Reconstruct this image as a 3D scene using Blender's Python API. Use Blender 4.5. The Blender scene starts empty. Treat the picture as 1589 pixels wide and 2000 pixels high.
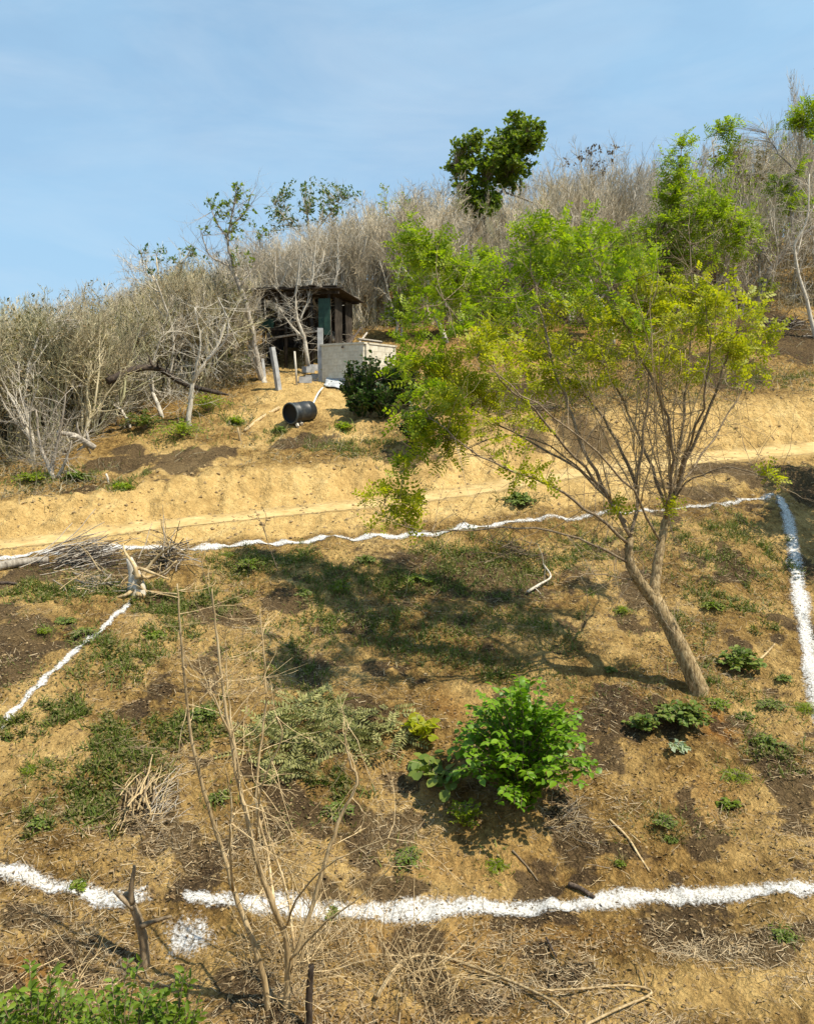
import bpy, math, random
import numpy as np
from mathutils import Matrix, Vector

# ------------------------------------------------------------------ camera, sky, sun, exposure
SC = bpy.context.scene
COL = SC.collection
F = 1629.0                    # focal length in photo pixels (photo 1589 x 2000)
PITCH = math.radians(7.0)
cam_d = bpy.data.cameras.new("camera"); cam = bpy.data.objects.new("camera", cam_d); COL.objects.link(cam)
cam_d.sensor_fit = 'HORIZONTAL'; cam_d.sensor_width = 36.0; cam_d.lens = 36.0 * F / 1589.0
cam_d.clip_start = 0.05; cam_d.clip_end = 5000
cam.location = (0, 0, 0); cam.rotation_euler = (math.pi / 2 - PITCH, 0, 0)
SC.camera = cam

SUN = Vector((0.46, -0.24, 0.855)).normalized()      # direction towards the sun
W = bpy.data.worlds.new("World"); SC.world = W; W.use_nodes = True
wn, wl = W.node_tree.nodes, W.node_tree.links
wn.clear()
sky = wn.new('ShaderNodeTexSky'); sky.sky_type = 'NISHITA'; sky.sun_disc = False
sky.sun_elevation = math.asin(SUN.z); sky.sun_rotation = math.atan2(SUN.x, SUN.y)
sky.air_density = 1.0; sky.dust_density = 0.7; sky.ozone_density = 1.6; sky.altitude = 200
tc = wn.new('ShaderNodeTexCoord')
mp = wn.new('ShaderNodeMapping'); mp.inputs['Scale'].default_value = (1.0, 1.0, 2.6)
mp.inputs['Rotation'].default_value = (0.2, 0.25, 0.3)
ns = wn.new('ShaderNodeTexNoise'); ns.inputs['Scale'].default_value = 3.2; ns.inputs['Detail'].default_value = 5
ns.inputs['Roughness'].default_value = 0.55
rp = wn.new('ShaderNodeValToRGB'); rp.color_ramp.elements[0].position = 0.36; rp.color_ramp.elements[1].position = 0.72
rp.color_ramp.elements[0].color = (.62, .62, .62, 1); rp.color_ramp.elements[1].color = (0.88, 0.88, 0.88, 1)
mx = wn.new('ShaderNodeMix'); mx.data_type = 'RGBA'; mx.inputs[7].default_value = (2.9, 4.75, 6.5, 1)
bg = wn.new('ShaderNodeBackground'); bg.inputs['Strength'].default_value = 0.10
wo = wn.new('ShaderNodeOutputWorld')
wl.new(tc.outputs['Generated'], mp.inputs['Vector']); wl.new(mp.outputs['Vector'], ns.inputs['Vector'])
wl.new(ns.outputs['Fac'], rp.inputs['Fac']); wl.new(rp.outputs['Color'], mx.inputs[0])
wl.new(sky.outputs['Color'], mx.inputs[6])
mp2 = wn.new('ShaderNodeMapping'); mp2.inputs['Scale'].default_value = (1.2, 1.0, 4.2); mp2.inputs['Rotation'].default_value = (0.1, 0.55, 0.2); wl.new(tc.outputs['Generated'], mp2.inputs['Vector'])
ns2 = wn.new('ShaderNodeTexNoise'); ns2.inputs['Scale'].default_value = 2.6; ns2.inputs['Detail'].default_value = 7; ns2.inputs['Roughness'].default_value = .6; ns2.inputs['Distortion'].default_value = .5; wl.new(mp2.outputs['Vector'], ns2.inputs['Vector'])
rp2 = wn.new('ShaderNodeValToRGB'); rp2.color_ramp.elements[0].position = .46; rp2.color_ramp.elements[1].position = .74; rp2.color_ramp.elements[0].color = (0, 0, 0, 1); rp2.color_ramp.elements[1].color = (.26, .26, .26, 1); wl.new(ns2.outputs['Fac'], rp2.inputs['Fac'])
mx2 = wn.new('ShaderNodeMix'); mx2.data_type = 'RGBA'; mx2.inputs[7].default_value = (5.2, 6.0, 6.7, 1)
wl.new(rp2.outputs['Color'], mx2.inputs[0]); wl.new(mx.outputs[2], mx2.inputs[6]); wl.new(mx2.outputs[2], bg.inputs['Color'])
wl.new(bg.outputs['Background'], wo.inputs['Surface'])

sl = bpy.data.lights.new("sun", 'SUN'); sl.energy = 5.0; sl.angle = math.radians(0.53); sl.color = (1.0, 0.91, 0.74)
so = bpy.data.objects.new("sun", sl); COL.objects.link(so)
so.rotation_euler = (-SUN).to_track_quat('-Z', 'Y').to_euler()
vs = SC.view_settings
vs.view_transform = 'Standard'; vs.look = 'None'; vs.gamma = 1.0; vs.use_curve_mapping = False; vs.exposure = 0.52
SC.cycles.use_denoising = True
SC.cycles.max_bounces = 6; SC.cycles.transparent_max_bounces = 8

# ------------------------------------------------------------------ numpy helpers
RNG = np.random.default_rng(11)
random.seed(5)

def hash2(ix, iy, seed):
    h = (ix.astype(np.int64) * 374761393 + iy.astype(np.int64) * 668265263 + seed * 1442695041) & 0xffffffff
    h = ((h ^ (h >> 13)) * 1274126177) & 0xffffffff
    return ((h ^ (h >> 16)) & 0xffff) / 65535.0

def vnoise(x, y, seed=0):
    ix, iy = np.floor(x), np.floor(y); fx, fy = x - ix, y - iy
    fx = fx * fx * (3 - 2 * fx); fy = fy * fy * (3 - 2 * fy)
    a, b = hash2(ix, iy, seed), hash2(ix + 1, iy, seed); c, d = hash2(ix, iy + 1, seed), hash2(ix + 1, iy + 1, seed)
    return (a + (b - a) * fx) * (1 - fy) + (c + (d - c) * fx) * fy - 0.5

def fbm(x, y, freq, octv, seed=0, gain=0.5):
    s = 0; a = 1.0
    for o in range(octv):
        s = s + a * vnoise(x * freq + 17.3 * o, y * freq - 9.1 * o, seed + o); freq *= 2.03; a *= gain
    return s

def sstep(a, b, x):
    t = np.clip((x - a) / (b - a), 0, 1); return t * t * (3 - 2 * t)

def nrm(v):
    return v / np.maximum(np.linalg.norm(v, axis=-1, keepdims=True), 1e-9)

CP, SP = math.cos(PITCH), math.sin(PITCH)
def ray(px, py):
    a = (px - 794.5) / F; b = (1000.0 - py) / F
    return np.array([a, CP + SP * b, -SP + CP * b])

def P(px, py, Y):
    d = ray(px, py); return d * (Y / d[1])

# ------------------------------------------------------------------ terrain height field
COLS = [-150, 0, 400, 800, 1200, 1589, 1800]
#            foot         line          mid          top line      road near     road far      bank top      mid slope     forest edge
FEAT = {
 -150: [(2000, 6.0), (1690, 7.4), (1350, 9.8), (1105, 13.6), (1092, 14.0), (1068, 15.1), (1003, 16.0), (965, 17.6), (930, 19.4)],
 0:    [(2000, 6.1), (1705, 7.5), (1350, 10.0), (1092, 14.0), (1078, 14.4), (1052, 15.6), (985, 16.5), (945, 18.2), (905, 20.0)],
 400:  [(2000, 6.2), (1755, 7.6), (1350, 10.5), (1068, 15.0), (1026, 15.8), (1004, 17.2), (932, 18.2), (860, 21.2), (790, 24.5)],
 800:  [(2000, 6.3), (1785, 7.8), (1350, 11.0), (1044, 16.0), (988, 17.2), (962, 18.9), (888, 19.9), (790, 24.0), (700, 28.5)],
 1200: [(2000, 6.3), (1770, 8.0), (1350, 11.3), (1000, 17.2), (927, 19.0), (903, 20.8), (808, 22.0), (730, 26.5), (650, 31.0)],
 1589: [(2000, 6.3), (1740, 8.0), (1350, 11.5), (962, 18.5), (888, 20.3), (860, 22.3), (770, 23.6), (690, 28.5), (600, 34.0)],
 1800: [(2000, 6.3), (1740, 8.0), (1350, 11.5), (955, 18.8), (870, 20.8), (842, 22.8), (752, 24.2), (670, 29.0), (580, 35.0)],
}
BACK = {-150: [(29, .4), (44, 2.6)], 0: [(30, .8), (45, 3.0)], 400: [(33, 3.0), (48, 5.4)], 800: [(38, 5.4), (53, 8.2)],
        1200: [(41, 6.9), (56, 10.0)], 1589: [(44, 8.2), (59, 12.0)], 1800: [(45, 8.6), (60, 12.6)]}
NEAR = [(-300, -3.0), (-6, -1.75), (0.6, -1.72), (2.2, -3.35), (4.0, -4.55)]
UC = np.array([(c - 794.5) / F / CP for c in COLS])
prof = []
for c in COLS:
    pts = list(NEAR)
    for r, Y in FEAT[c]:
        pts.append((Y, P(c, r, Y)[2]))
    pts += BACK[c] + [(120, BACK[c][1][1] - 4), (900, -25), (4000, -60)]
    prof.append(pts)
prof = np.array(prof)          # (columns, K, 2)
KF = prof.shape[1]

def interp_cols(u):
    """Catmull-Rom across columns -> (N, K, 2)"""
    u = np.clip(u, UC[0], UC[-1])
    i = np.clip(np.searchsorted(UC, u) - 1, 0, len(UC) - 2)
    t = (u - UC[i]) / (UC[i + 1] - UC[i])
    i0 = np.maximum(i - 1, 0); i3 = np.minimum(i + 2, len(UC) - 1)
    h = (UC[i + 1] - UC[i])
    m1 = (prof[i + 1] - prof[i0]) / (UC[i + 1] - UC[i0])[:, None, None] * h[:, None, None]
    m2 = (prof[i3] - prof[i]) / (UC[i3] - UC[i])[:, None, None] * h[:, None, None]
    t = t[:, None, None]
    return ((2 * t**3 - 3 * t**2 + 1) * prof[i] + (t**3 - 2 * t**2 + t) * m1
            + (-2 * t**3 + 3 * t**2) * prof[i + 1] + (t**3 - t**2) * m2)

def base_height(x, y):
    """height + normalised profile coordinate (index of feature, fractional)"""
    shp = x.shape; x = x.ravel(); y = y.ravel()
    wob = 0.22 * fbm(x, y * 0.3, 0.45, 3, 3) * sstep(9, 13, y) * (1 - sstep(40, 60, y))
    yy = y + wob
    u = x / np.maximum(y, 8.0)
    z = np.empty_like(x); s = np.empty_like(x)
    for a in range(0, len(x), 60000):
        sl_ = slice(a, a + 60000)
        pr = interp_cols(u[sl_]); Y = pr[:, :, 0]; Z = pr[:, :, 1]; q = yy[sl_]
        k = np.clip((Y < q[:, None]).sum(1) - 1, 0, KF - 2)
        r = np.arange(len(q))
        t = np.clip((q - Y[r, k]) / (Y[r, k + 1] - Y[r, k]), 0, 1)
        z[sl_] = Z[r, k] + (Z[r, k + 1] - Z[r, k]) * t; s[sl_] = k + t
    return z.reshape(shp), s.reshape(shp)
N0 = len(NEAR)      # profile index of "foot"
I_LINE, I_MID, I_TOP, I_RN, I_RF, I_BT, I_MS, I_FE = [N0 + i for i in range(1, 9)]

def spaced(segs):
    out = []
    for a, b, d in segs:
        out += list(np.linspace(a, b, max(2, int(round((b - a) / d)) + 1))[:-1])
    out.append(segs[-1][1]); return np.array(out)
GX = spaced([(-1500, -300, 300), (-300, -60, 40), (-60, -24, 4), (-24, -11, .5), (-11, 11.5, .065), (11.5, 26, .5), (26, 60, 4), (60, 300, 40), (300, 1500, 300)])
GY = spaced([(-300, -20, 40), (-20, -2, 2), (-2, 5.6, .2), (5.6, 12.5, .05), (12.5, 23.5, .075), (23.5, 36, .2), (36, 60, .8), (60, 140, 8), (140, 600, 60), (600, 3500, 400)])
XX, YY = np.meshgrid(GX, GY)
ZZ, SS = base_height(XX, YY)
fade = 1 - sstep(45, 80, np.hypot(XX, YY))
on_road = sstep(I_RN - .12, I_RN + .08, SS) * (1 - sstep(I_RF - .06, I_RF + .06, SS))
on_bank = sstep(I_RF - .02, I_RF + .12, SS) * (1 - sstep(I_BT - .15, I_BT + .2, SS))
low_bank = sstep(I_TOP + .1, I_TOP + .4, SS) * (1 - sstep(I_RN - .2, I_RN, SS))
rough = (1 - .8 * on_road)
ZZ += fade * rough * (0.16 * fbm(XX, YY, .55, 3, 21) + 0.11 * fbm(XX, YY, 2.0, 3, 31) - 0.06 * np.abs(fbm(XX, YY, 1.3, 3, 37)) + 0.08 * fbm(XX, YY, 5.5, 3, 41))
# erosion grooves and clods on the cut bank
ZZ += fade * on_bank * (0.24 * fbm(XX, YY * .2, 2.2, 4, 51) + 0.15 * fbm(XX, YY, 5, 3, 55))
ZZ += fade * low_bank * (0.14 * fbm(XX, YY * .4, 1.8, 4, 61))
# wheel ruts in the track
ZZ -= 0.035 * on_road * (np.exp(-((SS - I_RN - .3) / .1) ** 2) + np.exp(-((SS - I_RN - .72) / .1) ** 2))

def Hs(x, y):
    """bilinear height of the terrain grid"""
    x = np.asarray(x, float); y = np.asarray(y, float)
    i = np.clip(np.searchsorted(GX, x) - 1, 0, len(GX) - 2); j = np.clip(np.searchsorted(GY, y) - 1, 0, len(GY) - 2)
    tx = np.clip((x - GX[i]) / (GX[i + 1] - GX[i]), 0, 1); ty = np.clip((y - GY[j]) / (GY[j + 1] - GY[j]), 0, 1)
    return (ZZ[j, i] * (1 - tx) * (1 - ty) + ZZ[j, i + 1] * tx * (1 - ty) + ZZ[j + 1, i] * (1 - tx) * ty + ZZ[j + 1, i + 1] * tx * ty)

_T = np.concatenate([np.arange(4, 24, .02), np.arange(24, 90, .1)])
def G(px, py):
    """the ground point seen at a photo pixel"""
    d = ray(px, py); d = d / d[1]
    p = d[None, :] * _T[:, None]
    below = p[:, 2] < Hs(p[:, 0], p[:, 1])
    k = int(np.argmax(below)) if below.any() else len(_T) - 1
    q = p[k]; return np.array([q[0], q[1], float(Hs(q[0], q[1]))])

def on_ground(x, y, dz=0.0):
    return np.array([x, y, float(Hs(x, y)) + dz])

def ppm(Y):            # photo pixels per metre at depth Y
    return F / Y

# ------------------------------------------------------------------ mesh building
class MB:
    def __init__(s): s.v = []; s.q = []; s.t = []; s.n = 0
    def add(s, v, q=None, t=None):
        v = np.asarray(v, float).reshape(-1, 3)
        if q is not None and len(q): s.q.append(np.asarray(q, int).reshape(-1, 4) + s.n)
        if t is not None and len(t): s.t.append(np.asarray(t, int).reshape(-1, 3) + s.n)
        s.v.append(v); s.n += len(v)
    def tubes(s, PP, RR, sides=5, cap=False):
        PP = np.asarray(PP, float); RR = np.asarray(RR, float)
        if PP.ndim == 2: PP = PP[None]; RR = RR[None]
        n, k, _ = PP.shape
        T = nrm(np.gradient(PP, axis=1))
        ref = np.where(np.abs(T[:, :1, 2:3]) > .75, np.array([1., 0, 0]), np.array([0, 0, 1.]))
        ref = np.broadcast_to(ref, T.shape)
        U = nrm(np.cross(T, ref)); V = np.cross(T, U)
        a = np.arange(sides) * 2 * math.pi / sides
        ring = PP[:, :, None, :] + RR[:, :, None, None] * (np.cos(a)[None, None, :, None] * U[:, :, None, :] + np.sin(a)[None, None, :, None] * V[:, :, None, :])
        idx = np.arange(n * k * sides).reshape(n, k, sides)
        A = idx[:, :-1, :]; B = np.roll(A, -1, 2); D = idx[:, 1:, :]; C = np.roll(D, -1, 2)
        q = np.stack([A, D, C, B], -1).reshape(-1, 4)
        t = None
        if cap:
            vv = np.concatenate([ring.reshape(-1, 3), PP[:, -1], PP[:, 0]])
            c1 = n * k * sides + np.arange(n); c0 = c1 + n
            e = idx[:, -1, :]; b = idx[:, 0, :]
            t = np.concatenate([np.stack([e, np.broadcast_to(c1[:, None], e.shape), np.roll(e, -1, 1)], -1).reshape(-1, 3),
                                np.stack([b, np.roll(b, -1, 1), np.broadcast_to(c0[:, None], b.shape)], -1).reshape(-1, 3)])
            s.add(vv, q, t)
        else:
            s.add(ring, q)
    def place(s, tpl, pos, Y, Nn, scale):
        """instances of a small template (verts, tris): Y = long axis, Nn = approximate normal"""
        tv, tt = tpl; pos = np.asarray(pos, float).reshape(-1, 3); n = len(pos)
        Y = nrm(np.asarray(Y, float).reshape(-1, 3)); X = nrm(np.cross(Y, Nn)); Z = np.cross(X, Y)
        sc = np.broadcast_to(np.asarray(scale, float), (n,))[:, None, None]
        v = pos[:, None, :] + sc * (tv[None, :, 0:1] * X[:, None, :] + tv[None, :, 1:2] * Y[:, None, :] + tv[None, :, 2:3] * Z[:, None, :])
        t = (tt[None] + (np.arange(n) * len(tv))[:, None, None]).reshape(-1, 3)
        s.add(v, None, t)
    def box(s, c, size, rot=None):
        h = np.array(size) / 2
        v = np.array([[x, y, z] for x in (-1, 1) for y in (-1, 1) for z in (-1, 1)]) * h
        if rot is not None: v = v @ np.asarray(rot).T
        s.add(v + np.asarray(c), [[0, 1, 3, 2], [4, 6, 7, 5], [0, 4, 5, 1], [2, 3, 7, 6], [0, 2, 6, 4], [1, 5, 7, 3]])
    def mesh(s, name, mat, smooth=False):
        me = bpy.data.meshes.new(name)
        v = np.concatenate(s.v)
        q = np.concatenate(s.q) if s.q else np.zeros((0, 4), int); t = np.concatenate(s.t) if s.t else np.zeros((0, 3), int)
        me.vertices.add(len(v)); me.vertices.foreach_set('co', v.astype(np.float32).ravel())
        me.loops.add(q.size + t.size); me.loops.foreach_set('vertex_index', np.concatenate([q.ravel(), t.ravel()]).astype(np.int32))
        me.polygons.add(len(q) + len(t))
        st = np.concatenate([np.arange(len(q)) * 4, q.size + np.arange(len(t)) * 3]).astype(np.int32)
        me.polygons.foreach_set('loop_start', st)
        me.polygons.foreach_set('use_smooth', np.full(len(st), bool(smooth)))
        me.update(calc_edges=True); me.materials.append(mat); return me
    def build(s, name, mat, parent=None, smooth=False):
        return link(name, s.mesh(name, mat, smooth), parent)

def link(name, data, parent=None):
    o = bpy.data.objects.new(name, data); COL.objects.link(o)
    if parent is not None: o.parent = parent
    return o
def tag(o, label=None, cat=None, group=None, kind=None):
    if label: o['label'] = label
    if cat: o['category'] = cat
    if group: o['group'] = group
    if kind: o['kind'] = kind
    return o
def thing(name, label, cat, loc=(0, 0, 0), group=None, rz=0.0):
    o = bpy.data.objects.new(name, None); COL.objects.link(o); o.empty_display_size = .2
    o.location = [float(c) for c in loc]; o.rotation_euler.z = rz
    return tag(o, label, cat, group)
def copy_tree(root, loc, rz, scale, label, group):
    r = root.copy(); COL.objects.link(r); r.location = [float(c) for c in loc]; r.rotation_euler = (0, 0, rz); r.scale = scale
    r['label'] = label
    if group: r['group'] = group
    for ch in root.children:
        c = ch.copy(); COL.objects.link(c); c.parent = r
    return r

# leaf templates (verts, tris), long axis +Y, normal +Z
def T_(v, t): return np.array(v, float), np.array(t, int)
LEAF4 = T_([[0, 0, 0], [.28, .45, .06], [0, 1, -.04], [-.28, .45, .06]], [[0, 1, 2], [0, 2, 3]])
LEAFN = T_([[0, 0, 0], [.14, .45, .03], [0, 1, -.1], [-.14, .45, .03]], [[0, 1, 2], [0, 2, 3]])
BLADE = T_([[-.05, 0, 0], [.05, 0, 0], [.03, .55, .04], [0, 1, -.12], [-.03, .55, .04]], [[0, 1, 2], [0, 2, 4], [4, 2, 3]])
LEAF8 = T_([[0, 0, 0], [.30, .22, .06], [.36, .5, .07], [0, 1, -.14], [-.36, .5, .07], [-.30, .22, .06], [0, .3, 0], [0, .68, -.02], [.2, .78, .02], [-.2, .78, .02]],
           [[0, 1, 6], [1, 2, 6], [2, 7, 6], [2, 8, 7], [8, 3, 7], [3, 9, 7], [9, 4, 7], [4, 6, 7], [4, 5, 6], [5, 0, 6]])
LEAF8N = (LEAF8[0] * [.62, 1, 1], LEAF8[1])
ROUND = T_([[0, 0, 0], [.36, .12, .08], [.48, .5, .1], [.3, .86, .03], [0, 1, -.06], [-.3, .86, .03], [-.48, .5, .1], [-.36, .12, .08], [0, .5, 0]],
           [[0, 1, 8], [1, 2, 8], [2, 3, 8], [3, 4, 8], [4, 5, 8], [5, 6, 8], [6, 7, 8], [7, 0, 8]])
def pinnate(pairs, lw, ll, droop=.25):
    v = []; t = []
    for i in range(pairs):
        y = .15 + .8 * i / (pairs - 1); z = -droop * y * y
        sz = ll * (1 - .45 * abs(y - .5))
        for sx in (-1, 1):
            b = len(v)
            d = np.array([sx * .86, .5, -.18]); w = np.array([-.5 * sx, .86, .0]) * lw
            p = np.array([0, y, z]); m = p + d * sz * .5
            v += [p, m + w, p + d * sz, m - w]; t += [[b, b + 1, b + 2], [b, b + 2, b + 3]]
    b = len(v)
    v += [[-.008, 0, 0], [.008, 0, 0], [0, .95, -droop * .9]]; t += [[b, b + 1, b + 2]]
    return T_(v, t)
PIN6 = pinnate(6, .055, .30)
PIN8 = pinnate(8, .042, .24)
PIN4 = pinnate(4, .10, .36)

def rdir(n, up=0.0, rng=None):
    rng = rng or RNG
    v = rng.normal(size=(n, 3)); v[:, 2] += up; return nrm(v)
def rnorm(n, tilt=.5, rng=None):
    rng = rng or RNG
    return nrm(np.array([0, 0, 1.]) + tilt * rng.normal(size=(n, 3)))

# ------------------------------------------------------------------ materials
MATS = {}
def newmat(name):
    m = bpy.data.materials.new(name); m.use_nodes = True; nt = m.node_tree; nt.nodes.clear()
    out = nt.nodes.new('ShaderNodeOutputMaterial'); MATS[name] = m
    return m, nt, out
def ramp(nt, cols, pos=None):
    r = nt.nodes.new('ShaderNodeValToRGB'); e = r.color_ramp.elements
    pos = pos or [i / (len(cols) - 1) for i in range(len(cols))]
    while len(e) < len(cols): e.new(.5)
    for i, c in enumerate(cols): e[i].position = pos[i]; e[i].color = (*c, 1)
    return r
def noise(nt, scale, detail=4, rough_=.6, coord=None, vec=None):
    n = nt.nodes.new('ShaderNodeTexNoise'); n.inputs['Scale'].default_value = scale; n.inputs['Detail'].default_value = detail
    n.inputs['Roughness'].default_value = rough_
    if vec is not None: nt.links.new(vec, n.inputs['Vector'])
    return n
def mixc(nt, fac, a, b, mode='MIX'):
    m = nt.nodes.new('ShaderNodeMix'); m.data_type = 'RGBA'; m.blend_type = mode
    for s_, val in ((0, fac), (6, a), (7, b)):
        if hasattr(val, 'is_linked') or hasattr(val, 'links'): nt.links.new(val, m.inputs[s_])
        elif s_ == 0: m.inputs[0].default_value = val
        else: m.inputs[s_].default_value = (*val, 1)
    return m.outputs[2]
def math_(nt, op, a, b=0.0):
    m = nt.nodes.new('ShaderNodeMath'); m.operation = op
    for i, val in ((0, a), (1, b)):
        if hasattr(val, 'links'): nt.links.new(val, m.inputs[i])
        else: m.inputs[i].default_value = val
    return m.outputs[0]

def leaf_mat(name, cols, trans=.4, rough_=.5, tint=(1.05, 1.15, .55), spec=.35, pos=None):
    m, nt, out = newmat(name)
    geo = nt.nodes.new('ShaderNodeNewGeometry')
    oi = nt.nodes.new('ShaderNodeObjectInfo')
    f = math_(nt, 'FRACT', math_(nt, 'ADD', geo.outputs['Random Per Island'], oi.outputs['Random']))
    r = ramp(nt, cols, pos); nt.links.new(f, r.inputs['Fac'])
    pb = nt.nodes.new('ShaderNodeBsdfPrincipled'); pb.inputs['Roughness'].default_value = rough_; pb.inputs['Specular IOR Level'].default_value = spec
    nt.links.new(r.outputs['Color'], pb.inputs['Base Color'])
    tr = nt.nodes.new('ShaderNodeBsdfTranslucent'); nt.links.new(mixc(nt, 1.0, r.outputs['Color'], tint, 'MULTIPLY'), tr.inputs['Color'])
    ms = nt.nodes.new('ShaderNodeMixShader'); ms.inputs[0].default_value = trans
    nt.links.new(pb.outputs[0], ms.inputs[1]); nt.links.new(tr.outputs[0], ms.inputs[2]); nt.links.new(ms.outputs[0], out.inputs['Surface'])
    return m
def bark_mat(name, cols, scale=14, stretch=.18, bump=.5, vary=.25, alt=None):
    m, nt, out = newmat(name)
    tcn = nt.nodes.new('ShaderNodeTexCoord'); mpn = nt.nodes.new('ShaderNodeMapping'); mpn.inputs['Scale'].default_value = (1, 1, stretch)
    nt.links.new(tcn.outputs['Object'], mpn.inputs['Vector'])
    n = noise(nt, scale, 6, .65, vec=mpn.outputs['Vector'])
    r = ramp(nt, cols, [.3 + .4 * i / (len(cols) - 1) for i in range(len(cols))]); nt.links.new(n.outputs['Fac'], r.inputs['Fac'])
    geo = nt.nodes.new('ShaderNodeNewGeometry'); oi = nt.nodes.new('ShaderNodeObjectInfo')
    f = math_(nt, 'ADD', math_(nt, 'MULTIPLY', geo.outputs['Random Per Island'], .5), math_(nt, 'MULTIPLY', oi.outputs['Random'], .5))
    v = math_(nt, 'ADD', math_(nt, 'MULTIPLY', f, 2.6 * vary), 1 - 1.3 * vary)
    hv = nt.nodes.new('ShaderNodeHueSaturation'); nt.links.new(v, hv.inputs['Value']); nt.links.new(r.outputs['Color'], hv.inputs['Color'])
    if alt: nt.links.new(mixc(nt, math_(nt, 'FRACT', math_(nt, 'MULTIPLY', oi.outputs['Random'], 7.31)), r.outputs['Color'], alt), hv.inputs['Color'])
    pb = nt.nodes.new('ShaderNodeBsdfPrincipled'); pb.inputs['Roughness'].default_value = .85; pb.inputs['Specular IOR Level'].default_value = .2
    nt.links.new(hv.outputs['Color'], pb.inputs['Base Color'])
    bp = nt.nodes.new('ShaderNodeBump'); bp.inputs['Strength'].default_value = bump; bp.inputs['Distance'].default_value = .02
    nt.links.new(n.outputs['Fac'], bp.inputs['Height']); nt.links.new(bp.outputs[0], pb.inputs['Normal'])
    nt.links.new(pb.outputs[0], out.inputs['Surface'])
    return m
def plain_mat(name, cols, scale=5, rough_=.8, bump=.3, spec=.3, dist=.01, vary=0.0):
    m, nt, out = newmat(name)
    tcn = nt.nodes.new('ShaderNodeTexCoord')
    n = noise(nt, scale, 6, .65, vec=tcn.outputs['Object'])
    r = ramp(nt, cols, [.3 + .4 * i / (len(cols) - 1) for i in range(len(cols))]); nt.links.new(n.outputs['Fac'], r.inputs['Fac'])
    c = r.outputs['Color']
    if vary:
        oi = nt.nodes.new('ShaderNodeObjectInfo'); hv = nt.nodes.new('ShaderNodeHueSaturation')
        nt.links.new(math_(nt, 'ADD', math_(nt, 'MULTIPLY', oi.outputs['Random'], 2 * vary), 1 - vary), hv.inputs['Value'])
        nt.links.new(c, hv.inputs['Color']); c = hv.outputs['Color']
    pb = nt.nodes.new('ShaderNodeBsdfPrincipled'); pb.inputs['Roughness'].default_value = rough_; pb.inputs['Specular IOR Level'].default_value = spec
    nt.links.new(c, pb.inputs['Base Color'])
    bp = nt.nodes.new('ShaderNodeBump'); bp.inputs['Strength'].default_value = bump; bp.inputs['Distance'].default_value = dist
    nt.links.new(n.outputs['Fac'], bp.inputs['Height']); nt.links.new(bp.outputs[0], pb.inputs['Normal'])
    nt.links.new(pb.outputs[0], out.inputs['Surface'])
    return m

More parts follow.
